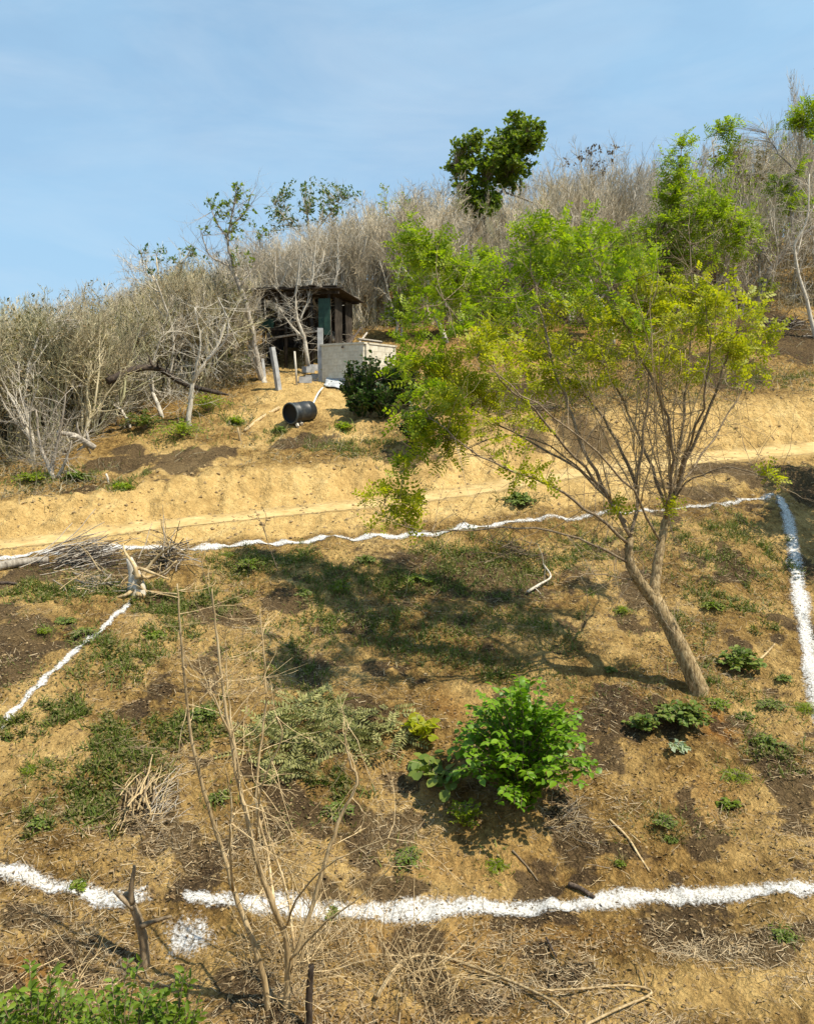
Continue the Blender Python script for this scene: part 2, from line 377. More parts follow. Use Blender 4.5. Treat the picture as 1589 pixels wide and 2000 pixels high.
def ground_material():
    m, nt, out = newmat("soil")
    tcn = nt.nodes.new('ShaderNodeTexCoord'); V = tcn.outputs['Object']
    def attr(n):
        a = nt.nodes.new('ShaderNodeAttribute'); a.attribute_name = n; return a.outputs['Fac']
    n1 = noise(nt, .9, 7, .62, vec=V); n2 = noise(nt, 5.5, 8, .74, vec=V); n3 = noise(nt, 38, 5, .7, vec=V)
    wv = nt.nodes.new('ShaderNodeVectorMath'); wv.operation = 'MULTIPLY_ADD'; wv.inputs[1].default_value = (.14, .14, .14); nt.links.new(n2.outputs['Color'], wv.inputs[0]); nt.links.new(V, wv.inputs[2])
    vo = nt.nodes.new('ShaderNodeTexVoronoi'); vo.inputs['Scale'].default_value = 11; nt.links.new(wv.outputs[0], vo.inputs['Vector'])
    vo2 = nt.nodes.new('ShaderNodeTexVoronoi'); vo2.inputs['Scale'].default_value = 31; nt.links.new(wv.outputs[0], vo2.inputs['Vector'])
    lot = ramp(nt, [(.080, .046, .016), (.260, .160, .052), (.48, .315, .112)], [.38, .5, .62])
    nt.links.new(math_(nt, 'ADD', math_(nt, 'MULTIPLY', n1.outputs['Fac'], .30), math_(nt, 'MULTIPLY', n2.outputs['Fac'], .70)), lot.inputs['Fac'])
    pale = ramp(nt, [(.29, .185, .066), (.49, .33, .128), (.63, .465, .21)], [.34, .5, .68])
    nt.links.new(math_(nt, 'ADD', math_(nt, 'MULTIPLY', n1.outputs['Fac'], .4), math_(nt, 'MULTIPLY', n2.outputs['Fac'], .6)), pale.inputs['Fac'])
    c = mixc(nt, attr('pale'), lot.outputs['Color'], pale.outputs['Color'])
    # rusty damp soil
    c = mixc(nt, attr('rust'), c, (.26, .115, .026))
    # charcoal and ash patches plus painted-in shadow spots, with broken edges
    bn = math_(nt, 'SUBTRACT', math_(nt, 'MULTIPLY', attr('burn_shade'), 2.9), math_(nt, 'ADD', math_(nt, 'MULTIPLY', n2.outputs['Fac'], 2.2), -.40))
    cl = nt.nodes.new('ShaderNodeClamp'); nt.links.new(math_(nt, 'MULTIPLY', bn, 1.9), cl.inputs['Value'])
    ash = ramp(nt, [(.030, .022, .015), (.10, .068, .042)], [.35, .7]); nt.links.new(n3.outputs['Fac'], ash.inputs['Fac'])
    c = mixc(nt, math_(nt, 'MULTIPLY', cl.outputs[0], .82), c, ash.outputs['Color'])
    # fine grit: light and dark specks
    sp = ramp(nt, [(.40, .37, .33), (1, 1, 1), (1.0, 1.0, 1.0), (1.45, 1.43, 1.38)], [.32, .46, .56, .72]); nt.links.new(n3.outputs['Fac'], sp.inputs['Fac'])
    c = mixc(nt, .8, c, sp.outputs['Color'], 'MULTIPLY')
    pb = nt.nodes.new('ShaderNodeBsdfPrincipled'); pb.inputs['Roughness'].default_value = .95; pb.inputs['Specular IOR Level'].default_value = .1
    nt.links.new(c, pb.inputs['Base Color'])
    h = math_(nt, 'ADD', math_(nt, 'MULTIPLY', n2.outputs['Fac'], 1.0), math_(nt, 'MULTIPLY', n3.outputs['Fac'], .3))
    h = math_(nt, 'SUBTRACT', h, math_(nt, 'ADD', math_(nt, 'MULTIPLY', vo.outputs['Distance'], .55), math_(nt, 'MULTIPLY', vo2.outputs['Distance'], .25)))
    bp = nt.nodes.new('ShaderNodeBump'); bp.inputs['Distance'].default_value = .10; nt.links.new(math_(nt, 'SUBTRACT', 1.0, math_(nt, 'MULTIPLY', attr('pale'), .34)), bp.inputs['Strength'])
    nt.links.new(h, bp.inputs['Height']); nt.links.new(bp.outputs[0], pb.inputs['Normal'])
    nt.links.new(pb.outputs[0], out.inputs['Surface'])
    return m

def chalk_material():
    m, nt, out = newmat("chalk_powder")
    tcn = nt.nodes.new('ShaderNodeTexCoord'); V = tcn.outputs['Object']
    a = nt.nodes.new('ShaderNodeAttribute'); a.attribute_name = 'edge'
    n = noise(nt, 34, 7, .8, vec=V); nb = noise(nt, 3.2, 6, .72, vec=V)
    f = math_(nt, 'SUBTRACT', math_(nt, 'ADD', math_(nt, 'MULTIPLY', n.outputs['Fac'], 1.5), math_(nt, 'MULTIPLY', nb.outputs['Fac'], .85)), a.outputs['Fac'])
    al = nt.nodes.new('ShaderNodeClamp'); nt.links.new(math_(nt, 'MULTIPLY', math_(nt, 'SUBTRACT', f, .54), 2.6), al.inputs['Value'])
    r = ramp(nt, [(.20, .17, .12), (.50, .48, .45), (.72, .72, .72)], [.37, .48, .62]); nt.links.new(n.outputs['Fac'], r.inputs['Fac'])
    pb = nt.nodes.new('ShaderNodeBsdfPrincipled'); pb.inputs['Roughness'].default_value = 1; pb.inputs['Specular IOR Level'].default_value = .05
    nt.links.new(r.outputs['Color'], pb.inputs['Base Color']); nt.links.new(al.outputs[0], pb.inputs['Alpha'])
    bp = nt.nodes.new('ShaderNodeBump'); bp.inputs['Strength'].default_value = .6; bp.inputs['Distance'].default_value = .03
    nt.links.new(n.outputs['Fac'], bp.inputs['Height']); nt.links.new(bp.outputs[0], pb.inputs['Normal'])
    nt.links.new(pb.outputs[0], out.inputs['Surface'])
    return m

M_SOIL = ground_material(); M_CHALK = chalk_material()
M_ROAD = plain_mat("packed_dirt", [(.38, .255, .10), (.50, .355, .155), (.58, .43, .21)], 3.5, .95, .5, .1, .03)
def soften(m):
    nt = m.node_tree; pb = [n for n in nt.nodes if n.type == 'BSDF_PRINCIPLED'][0]; a = nt.nodes.new('ShaderNodeAttribute'); a.attribute_name = 'edge'
    tcn = nt.nodes.new('ShaderNodeTexCoord'); n = noise(nt, 2.2, 6, .7, vec=tcn.outputs['Object'])
    c_ = nt.nodes.new('ShaderNodeClamp'); nt.links.new(math_(nt, 'MULTIPLY', math_(nt, 'SUBTRACT', math_(nt, 'ADD', math_(nt, 'MULTIPLY', n.outputs['Fac'], 1.1), .28), a.outputs['Fac']), 2.6), c_.inputs['Value']); nt.links.new(c_.outputs[0], pb.inputs['Alpha'])
soften(M_ROAD)
M_BARK = bark_mat("tree_bark", [(.07, .045, .022), (.32, .23, .115), (.58, .46, .28)], 34, .3, 1.0, .12)
M_BRANCH = bark_mat("branch_bark", [(.09, .065, .042), (.20, .15, .095), (.33, .26, .17)], 20, .3, .4, .3)
M_DEAD = bark_mat("dead_wood", [(.19, .13, .065), (.42, .31, .165), (.60, .475, .29)], 22, .15, .6, .28)
M_DARKWOOD = bark_mat("charred_wood", [(.02, .016, .013), (.06, .045, .035), (.15, .11, .08)], 22, .2, .6, .3)
M_PALEWOOD = bark_mat("pale_bark", [(.30, .26, .20), (.50, .45, .37), (.62, .58, .50)], 18, .3, .5, .15)
M_GREYWOOD = bark_mat("grey_dry_wood", [(.13, .11, .09), (.30, .26, .21), (.46, .42, .36)], 20, .2, .5, .35)
M_TWIG = bark_mat("bare_twig_bark", [(.35, .30, .225), (.55, .485, .375), (.70, .63, .51)], 8, .4, .2, .5, (.42, .345, .225))
M_TWIG2 = bark_mat("brown_twig_bark", [(.25, .20, .12), (.42, .35, .225), (.58, .50, .35)], 8, .4, .2, .5, (.33, .32, .19))
L_YEL = leaf_mat("yellow_green_leaf", [(.24, .28, .016), (.34, .37, .02), (.45, .43, .025), (.28, .33, .018)], .52, tint=(1.3, 1.35, .4))
L_MID = leaf_mat("fresh_green_leaf", [(.15, .23, .014), (.24, .32, .018), (.35, .40, .022), (.14, .21, .014)], .52, tint=(1.25, 1.4, .4))
L_BUSH = leaf_mat("bright_bush_leaf", [(.085, .185, .010), (.14, .27, .012), (.20, .33, .016), (.10, .21, .010)], .35, .45, tint=(1.1, 1.3, .35), spec=.4)
L_DARK = leaf_mat("dark_green_leaf", [(.02, .05, .012), (.038, .08, .016), (.075, .125, .022), (.028, .06, .012)], .25, .45, spec=.4)
L_CROWN = leaf_mat("evergreen_leaf", [(.09, .15, .015), (.16, .235, .02), (.27, .33, .03), (.11, .175, .015)], .45, .5)
L_WEED = leaf_mat("weed_leaf", [(.075, .125, .020), (.125, .185, .026), (.20, .235, .038), (.085, .14, .022)], .3, .6)
L_OLIVE = leaf_mat("olive_dry_leaf", [(.12, .115, .04), (.19, .165, .06), (.26, .20, .085), (.10, .11, .035)], .3, .7)
L_TAN = leaf_mat("dry_tan_leaf", [(.24, .165, .085), (.34, .245, .13), (.46, .36, .21), (.17, .11, .055)], .2, .8, tint=(1, .9, .6))
L_WILT = leaf_mat("wilted_pale_leaf", [(.16, .18, .05), (.27, .27, .09), (.40, .38, .16), (.07, .09, .03)], .3, .7, tint=(1, 1.05, .7))
L_SILVER = leaf_mat("silvery_wilted_leaf", [(.30, .38, .23), (.42, .48, .33), (.22, .30, .14)], .3, .7)
L_CORNER = leaf_mat("corner_shrub_leaf", [(.08, .15, .014), (.13, .21, .018), (.20, .28, .024), (.09, .16, .014)], .4, .5)
L_BROWN = leaf_mat("brown_dead_leaf", [(.12, .075, .035), (.20, .13, .062), (.30, .21, .11), (.08, .05, .025)], .1, .9, tint=(1, .9, .6))
L_LITTER = leaf_mat("straw_litter_fibre", [(.20, .14, .075), (.36, .265, .15), (.52, .42, .27), (.12, .08, .045)], .1, .9, tint=(1, .9, .6))

# ------------------------------------------------------------------ ground sheet
WOB = fbm(XX, YY, 1.9, 4, 19)
def wellipse(pts):
    """soft world-space ellipses from photo pixels: (px, py, rx, ry, strength)"""
    acc = np.zeros_like(XX)
    for px, py, rx, ry, st in pts:
        c = G(px, py); a = G(px, py - ry * .7); sx = rx / ppm(c[1]); sy = max(abs(a[1] - c[1]) / .7, .12)
        d = np.hypot((XX - c[0]) / sx, (YY - c[1]) / sy)
        d = d * (1 + .7 * WOB); acc = np.maximum(acc, st * (1 - sstep(.3, 1.25, d)))
    return acc
burn_shade = (1 + .9 * fbm(XX, YY, 1.6, 4, 15)) * wellipse([(360, 902, 75, 30, 1.15), (245, 912, 85, 28, 1.1), (250, 880, 40, 12, .8), (170, 955, 60, 14, .6), (600, 862, 70, 22, .85), (430, 880, 50, 16, .5),  # burnt ground on the upper left slope
                 (35, 1290, 70, 60, .9), (30, 1240, 60, 40, .6), (450, 1210, 130, 40, .55), (560, 1180, 90, 45, .6), (50, 1790, 90, 40, .8), (110, 1860, 50, 50, .7),  # shadows and hollows of the plot painted as dark soil
                 (1110, 1905, 90, 30, 1), (1350, 1800, 130, 45, .75), (1330, 1770, 60, 30, .8), (820, 1850, 60, 50, .7), (640, 1760, 60, 35, .6), (760, 1740, 120, 24, .6),  # first spots paint in shadows along the bottom edge
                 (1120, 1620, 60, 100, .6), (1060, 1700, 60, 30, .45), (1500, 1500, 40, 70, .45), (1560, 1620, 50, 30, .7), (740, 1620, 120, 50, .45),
                 (1480, 930, 150, 34, .62), (1380, 960, 100, 24, .5), (1570, 950, 60, 60, .7), (1530, 660, 110, 60, .8), (1000, 780, 160, 50, .6), (1100, 830, 150, 30, .55),  # right-edge spots paint tree shade into the soil colour
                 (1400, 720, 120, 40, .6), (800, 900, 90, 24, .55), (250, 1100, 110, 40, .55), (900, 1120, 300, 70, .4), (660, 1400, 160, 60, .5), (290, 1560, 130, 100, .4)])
burn_shade = np.maximum(burn_shade, (1 - sstep(I_TOP - .1, I_TOP + .05, SS)) * np.clip(2.2 * fbm(XX, YY, 1.5, 5, 151, .6) - .22, 0, .62))
rust = wellipse([(1405, 1420, 46, 50, .8), (1240, 1370, 40, 40, .45), (1390, 1560, 90, 70, .3), (960, 1700, 260, 40, .22), (880, 1390, 50, 30, .4), (1100, 1700, 300, 60, .15),
                 (600, 1990, 700, 60, .15), (1000, 1830, 420, 40, .3), (60, 1900, 80, 50, .5)])
lotmask = (1 - sstep(I_TOP - .02, I_TOP + .12, SS))
pale = np.maximum(np.maximum(on_bank, on_road), low_bank) * (1 - .55 * sstep(4.5, 8.5, XX) * low_bank)
pale = np.maximum(pale, sstep(I_TOP - .05, I_RN - .3, SS) * (1 - sstep(I_BT - .1, I_BT + .25, SS)) * (1 - .8 * sstep(5.5, 8, XX) * (1 - on_bank) * (1 - on_road)))
up = sstep(I_BT, I_BT + .3, SS) * (1 - sstep(I_FE - .6, I_FE + .2, SS))
pale = np.maximum(pale, up * np.clip(.46 + 1.7 * fbm(XX, YY, .8, 4, 71), 0, .95) * (1 - .75 * sstep(1.0, 5.5, XX)) * (1 - .35 * sstep(-4, -8, XX)))
pale = np.maximum(pale, lotmask * np.clip(.18 + 1.3 * fbm(XX, YY, 1.1, 5, 81) + .22 * sstep(-.5, -4, XX), 0, .55))
pale = np.maximum(pale, wellipse([(760, 1960, 260, 40, .7), (1400, 1960, 300, 60, .5), (100, 1480, 120, 90, .6), (580, 760, 120, 60, .9)]))
mb = MB(); ny, nx = XX.shape
ii = np.arange(ny * nx).reshape(ny, nx)
mb.add(np.stack([XX, YY, ZZ], -1), np.stack([ii[:-1, :-1], ii[:-1, 1:], ii[1:, 1:], ii[1:, :-1]], -1))
ground = mb.build("hillside", M_SOIL, smooth=True); tag(ground, kind='structure', label="sloping sandy brown hillside with cut bank and burnt and painted-shade patches")
for nm, arr in (('burn_shade', burn_shade), ('rust', rust), ('pale', pale)):
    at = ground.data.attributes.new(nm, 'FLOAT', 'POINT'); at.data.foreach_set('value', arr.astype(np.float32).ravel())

# dirt track laid on the bench
def draped(name, mat, center, half, ncross, lift, attr=None, jitter=0.0, bulge=0.0, seed=0, faint=0.0):
    """strip draped over the terrain along a world polyline"""
    c = np.asarray(center); d = np.gradient(c, axis=0); d = nrm(d[:, :2]); nrm_ = np.stack([-d[:, 1], d[:, 0]], -1)
    s_ = np.linspace(-1, 1, ncross)
    hw = np.asarray(half)[:, None] * s_[None, :]
    x = c[:, 0:1] + nrm_[:, 0:1] * hw; y = c[:, 1:2] + nrm_[:, 1:2] * hw
    dl = np.concatenate([[0], np.cumsum(np.linalg.norm(np.diff(c[:, :2], axis=0), axis=1))]); en = np.clip(1 - np.minimum(dl, dl[-1] - dl) / .22, 0, 1)
    e = np.maximum(np.broadcast_to(np.abs(s_)[None], x.shape), en[:, None])
    z = Hs(x, y) + lift + bulge * (1 - e ** 2) + jitter * fbm(x, y, 14, 2, seed) * (1 - e)
    b = MB(); k = np.arange(x.size).reshape(x.shape)
    b.add(np.stack([x, y, z], -1), np.stack([k[:-1, :-1], k[1:, :-1], k[1:, 1:], k[:-1, 1:]], -1))
    o = b.build(name, mat, smooth=True)
    if attr:
        fa_ = np.asarray(faint); fa_ = fa_[:, None] if fa_.ndim else fa_; e = fa_ + (1 - fa_ * .6) * e
        at = o.data.attributes.new(attr, 'FLOAT', 'POINT'); at.data.foreach_set('value', e.astype(np.float32).ravel())
    return o
def resample(pts, step):
    pts = np.asarray(pts, float); seg = np.linalg.norm(np.diff(pts[:, :2], axis=0), axis=1); s_ = np.concatenate([[0], np.cumsum(seg)])
    t = np.arange(0, s_[-1], step)
    return np.stack([np.interp(t, s_, pts[:, i]) for i in range(3)], -1)

us = np.linspace(UC[0], UC[-1], 240)
prr = interp_cols(us); rn = prr[:, I_RN, 0]; rf = prr[:, I_RF, 0]
ym = (rn + rf) / 2; cen = np.stack([us * ym, ym, 0 * ym], -1)
track = draped("dirt_track", M_ROAD, resample(cen, .09), np.interp(np.arange(0, 999)[:len(resample(cen, .09))], np.linspace(0, len(resample(cen, .09)), 240), (rf - rn) * .58), 15, .012, 'edge')
tag(track, kind='structure', label="pale packed dirt track cut along the hillside")

# ------------------------------------------------------------------ chalk lines
def chalk(label, pix, width, seed, group="white chalk lines marking out the plot"):
    pts = resample([G(*p) for p in pix], .035)
    n = len(pts); t = np.arange(n) * .035
    w = width * .92 * (1 + .5 * fbm(t, t * 0, 1.3, 3, seed)) * (.35 + .65 * np.minimum(sstep(0, .35, t), sstep(0, .35, t[-1] - t)))
    off = .025 * fbm(t, t * 0, 1.1, 2, seed + 5)
    pts[:, 1] += off
    o = draped("chalk_line", M_CHALK, pts, w, 11, .010, 'edge', .02, .012, seed, (.34 * sstep(1.2, 3.0, pts[:, 0]) * (1 - .5 * sstep(6.0, 7.0, pts[:, 0]))) if seed == 3 else .04)
    return tag(o, label, "chalk line", group)
chalk("white chalk line running across the foot of the plot, right of the break",
      [(345, 1742), (380, 1755), (440, 1762), (520, 1772), (600, 1780), (660, 1784), (760, 1784), (860, 1780), (960, 1776), (1060, 1774), (1160, 1765), (1260, 1755), (1360, 1752), (1460, 1750), (1589, 1742), (1720, 1738)], .205, 1)
chalk("short white chalk line at the lower left edge, ending beside the cut stump",
      [(-60, 1690), (0, 1702), (60, 1718), (120, 1737), (180, 1752), (240, 1764), (318, 1752)], .17, 2)
chalk("white chalk line along the foot of the cut bank at the top of the plot",
      [(-60, 1095), (0, 1092), (60, 1084), (120, 1080), (200, 1077), (260, 1073), (340, 1073), (400, 1072), (440, 1068), (520, 1064), (600, 1060), (700, 1054), (790, 1047), (860, 1043), (950, 1030), (1050, 1018), (1150, 1008), (1260, 998), (1360, 990), (1440, 982), (1520, 970)], .165, 3)
chalk("white chalk line running down the right edge of the plot",
      [(1520, 966), (1535, 1000), (1545, 1045), (1552, 1100), (1562, 1160), (1572, 1230), (1584, 1310), (1610, 1420), (1650, 1560)], .24, 4)
chalk("white chalk line slanting down the left side below the uprooted stump",
      [(262, 1168), (240, 1196), (215, 1218), (180, 1246), (140, 1280), (100, 1315), (60, 1355), (20, 1398), (-30, 1450)], .095, 5)
# spilled chalk near the cut stump
pts = resample([G(300, 1862), G(330, 1850), G(370, 1838), G(410, 1826), G(440, 1815)], .035)
o = draped("chalk_spill", M_CHALK, pts, np.full(len(pts), .27) * (1 + .5 * np.sin(np.linspace(0, 3.1, len(pts)))), 13, .010, 'edge', .02, .015, 9, .30)
tag(o, "patch of spilled white chalk behind the dead shrub", "chalk spill")

# ------------------------------------------------------------------ litter, pebbles and low ground cover (uncountable)
def scatter(n, y0, y1, seed):
    """ground points spread roughly evenly over the picture"""
    r = np.random.default_rng(seed)
    y = y0 * (y1 / y0) ** r.random(n); x = (r.random(n) - .5) * 1.12 * y * (1589 / F)
    return np.stack([x, y, Hs(x, y)], -1), r
def srow(p): return base_height(p[:, 0], p[:, 1])[1]
pts, r = scatter(240000, 5.4, 20, 101)
s_ = srow(pts); dens = np.clip(.30 + 2.0 * fbm(pts[:, 0], pts[:, 1], 1.1, 4, 91), .03, 1) * np.where(s_ < I_TOP + .2, 1, .05)
pts = pts[r.random(len(pts)) < dens]; n = len(pts)
d = r.normal(size=(n, 3)) * [1, 1, .25]
mb = MB(); mb.place(T_([[-.028, 0, 0], [.028, 0, 0], [.024, 1, .02], [-.024, 1, .02]], [[0, 1, 2], [0, 2, 3]]), pts + [0, 0, .008], d, rnorm(n, .5, r), .025 + .11 * r.random(n) ** 2.2)
tag(mb.build("straw_litter", L_LITTER), "dry straw and twig litter strewn over the plot", "litter", kind='stuff')
pts, r = scatter(50000, 5.4, 28, 102)
s_ = srow(pts); pts = pts[(r.random(len(pts)) < np.clip(.4 + 1.3 * fbm(pts[:, 0], pts[:, 1], .7, 3, 92), 0, 1)) & ((s_ < I_TOP + .2) | (s_ > I_BT + .1))]; n = len(pts)
mb = MB(); mb.place(LEAF4, pts + [0, 0, .012], r.normal(size=(n, 3)) * [1, 1, .3], rnorm(n, .6, r), .018 + .04 * r.random(n))
tag(mb.build("dead_leaf_litter", L_BROWN), "dry tan dead leaves lying over the soil", "litter", kind='stuff')
ROCK = T_([[1, 0, 0], [-.9, .1, 0], [0, .8, .1], [.1, -.9, 0], [0, 0, .6], [.05, 0, -.5]], [[0, 2, 4], [2, 1, 4], [1, 3, 4], [3, 0, 4], [2, 0, 5], [1, 2, 5], [3, 1, 5], [0, 3, 5]])
M_STONE = plain_mat("pebble_stone", [(.15, .10, .05), (.26, .18, .085), (.38, .28, .15)], 9, .9, .3)
pts, r = scatter(16000, 5.4, 24, 103); n = len(pts)
mb = MB(); mb.place(ROCK, pts + [0, 0, .004], r.normal(size=(n, 3)) * [1, 1, .2], rnorm(n, .3, r), .006 + .028 * r.random(n) ** 4)
tag(mb.build("pebbles", M_STONE, smooth=False), "small pebbles and clods scattered over the slope", "pebbles", kind='stuff')
# clods on bank and track edges
pts, r = scatter(22000, 13, 26, 104); s_ = srow(pts); pts = pts[(s_ > I_TOP + .1) & (s_ < I_BT + .3) & (r.random(len(pts)) < .5)]; n = len(pts)
mb = MB(); mb.place(ROCK, pts + [0, 0, .0], r.normal(size=(n, 3)) * [1, 1, .2], rnorm(n, .3, r), .012 + .06 * r.random(n) ** 5)
tag(mb.build("earth_clods", M_STONE), "crumbled earth clods on the cut bank", "clods", kind='stuff')

# diffuse grassy cover: pixel patches (px, py, rx, ry, count)
COVER = [(470, 1110, 90, 26, 420), (560, 1095, 90, 22, 360), (650, 1130, 60, 24, 260), (760, 1140, 90, 34, 420), (880, 1090, 110, 40, 700), (1000, 1090, 110, 40, 650),
         (1120, 1080, 90, 40, 380), (1260, 1060, 100, 40, 300), (1400, 1080, 90, 50, 420), (1440, 1040, 70, 24, 300), (1390, 1170, 60, 30, 220), (1480, 1060, 50, 60, 220),
         (640, 1220, 110, 50, 320), (800, 1230, 120, 60, 360), (930, 1230, 110, 60, 300), (1050, 1200, 100, 60, 250), (560, 1300, 90, 50, 220), (900, 1300, 160, 40, 260),
         (70, 1160, 80, 24, 420), (190, 1150, 90, 24, 420), (330, 1180, 80, 30, 380), (420, 1180, 70, 26, 260), (240, 1290, 100, 50, 520), (330, 1230, 60, 30, 200),
         (150, 1390, 60, 30, 200), (110, 1400, 50, 30, 160), (230, 1490, 90, 60, 560), (180, 1590, 60, 60, 420), (240, 1450, 80, 40, 320), (330, 1430, 60, 40, 220), (400, 1400, 40, 40, 180),
         (20, 1430, 40, 30, 160), (80, 1610, 40, 14, 60), (1340, 1220, 50, 30, 130), (1460, 1180, 50, 60, 150), (1380, 1310, 80, 40, 160), (1500, 1480, 60, 40, 120),
         (650, 1540, 60, 40, 160), (700, 880, 90, 20, 300), (650, 870, 60, 20, 200), (780, 870, 90, 40, 300), (530, 850, 40, 16, 100), (240, 945, 40, 14, 120), (160, 930, 60, 16, 140),
         (1450, 740, 130, 30, 500), (1300, 760, 140, 40, 500), (1560, 740, 50, 20, 200), (1100, 770, 130, 40, 400), (950, 790, 120, 40, 350)]
mg, mh = MB(), MB()
for i, (px, py, rx, ry, cnt) in enumerate(COVER):
    cnt *= 3
    r = np.random.default_rng(700 + i)
    g = r.normal(size=(max(4, cnt // 36), 2)) * .5          # small tufts inside the patch
    k = r.integers(0, len(g), cnt); q = g[k] + r.normal(size=(cnt, 2)) * (.05 + .16 * r.random((len(g), 1)))[k]
    c = G(px, py); up_ = G(px, py - ry)
    wx = rx / ppm(c[1]); wy = max(abs(up_[1] - c[1]), .15)
    x = c[0] + q[:, 0] * wx; y = c[1] + q[:, 1] * wy; p = np.stack([x, y, Hs(x, y)], -1)
    hh = .03 + .12 * r.random(cnt) ** 1.5
    d = r.normal(size=(cnt, 3)) * .55 + [0, 0, .8]
    mg.place(BLADE, p, d, rdir(cnt, 0, r), hh * 1.2)
    m2 = cnt // 2
    mh.place(LEAF4, p[:m2] + [0, 0, 1] * (hh[:m2, None] * .5), r.normal(size=(m2, 3)) * [1, 1, .4] + [0, 0, .2], rnorm(m2, .5, r), .035 + .035 * r.random(m2))
pts, r = scatter(60000, 6.6, 19, 131); s_ = srow(pts); pts = pts[(r.random(len(pts)) < np.clip(2.6 * fbm(pts[:, 0], pts[:, 1], .8, 4, 133) - .12, 0, .6)) & (s_ < I_TOP + .05) & (s_ > I_LINE + .2)]; n = len(pts)
hh = .02 + .07 * r.random(n) ** 2
mg.place(BLADE, pts, r.normal(size=(n, 3)) * .7 + [0, 0, .7], rdir(n, 0, r), hh * 1.3)
mh.place(LEAF4, pts[::2] + [0, 0, .02], r.normal(size=(len(pts[::2]), 3)) * [1, 1, .3], rnorm(len(pts[::2]), .5, r), .02 + .03 * r.random(len(pts[::2])))
tag(mg.build("grass_cover", L_WEED), "low green grass growing in patches over the plot", "grass", kind='stuff')
tag(mh.build("herb_cover", L_OLIVE), "low olive herbs sprinkled among the grass", "herbs", kind='stuff')

# ------------------------------------------------------------------ trees: growth in arrays
def rot_away(d, ang, rng):
    """directions turned away from d by ang (radians), random azimuth"""
    a = nrm(np.cross(d, rng.normal(size=d.shape))); return nrm(d * np.cos(ang)[:, None] + a * np.sin(ang)[:, None])

def grow_level(rng, start, d, ln, r0, K, jit, trop, tip=.35):
    n = len(start); pts = np.empty((n, K + 1, 3)); pts[:, 0] = start; dd = d.copy()
    dirs = np.empty((n, K + 1, 3)); dirs[:, 0] = d
    for k in range(K):
        dd = nrm(dd + jit * rng.normal(size=dd.shape) + np.array([0, 0, trop]))
        pts[:, k + 1] = pts[:, k] + dd * (ln / K)[:, None]; dirs[:, k + 1] = dd
    rad = r0[:, None] * np.linspace(1, tip, K + 1)[None]
    return pts, rad, dirs

def spawn(rng, pts, rad, dirs, ln, cnt, t0, t1, a0, a1, lr, rr):
    n, K1, _ = pts.shape
    i = np.repeat(np.arange(n), cnt); m = len(i)
    t = (t0 + (t1 - t0) * rng.random(m)) * (K1 - 1); k = np.minimum(t.astype(int), K1 - 2); f = (t - k)[:, None]
    st = pts[i, k] * (1 - f) + pts[i, k + 1] * f
    d = rot_away(dirs[i, k], a0 + (a1 - a0) * rng.random(m), rng)
    l = ln[i] * lr * (.55 + .8 * rng.random(m)) * (1.15 - .5 * t / (K1 - 1))
    r = np.minimum((rad[i, k] * rr), rad[i, k] * .9)
    return st, d, l, r

def bare_tree(seed, stems, spread, stem_len, levels, r0, leaf=None):
    """unit-ish dry-forest tree about stem_len*1.7 tall; returns (trunk MB, twig MB, leaf MB, height)"""
    rng = np.random.default_rng(seed)
    az = rng.random(stems) * 6.283; tl = spread * (.35 + .65 * rng.random(stems))
    d = np.stack([np.cos(az) * np.sin(tl), np.sin(az) * np.sin(tl), np.cos(tl)], -1)
    st = np.stack([np.cos(az), np.sin(az), 0 * az], -1) * .07 * (stems > 1); st[:, 2] = -.1
    ln = stem_len * (.75 + .5 * rng.random(stems)); rad0 = r0 * (.6 + .5 * rng.random(stems))
    tb, wb, lb = MB(), MB(), MB()
    p, r, dd = grow_level(rng, st, d, ln, rad0, 10, .13, .05, .3)
    tb.tubes(p, r, 6); top = p[:, :, 2].max()
    for li, (cnt, t0, a0, a1, lr, rr, K, jit, trop, sides) in enumerate(levels):
        s2, d2, l2, r2 = spawn(rng, p, r, dd, ln, cnt, t0, 1.0, a0, a1, lr, rr)
        p, r, dd = grow_level(rng, s2, d2, l2, np.maximum(r2, .0042), K, jit, trop, .4); ln = l2
        (tb if li == 0 else wb).tubes(p, r, sides); top = max(top, p[:, :, 2].max())
    if leaf:
        frac, size = leaf
        q = p[:, 1:].reshape(-1, 3); q = q[rng.random(len(q)) < frac]; n = len(q)
        lb.place(LEAF4, q, rdir(n, -.2, rng), rdir(n, .8, rng), size * (.6 + .8 * rng.random(n)))
    return tb, wb, lb, top

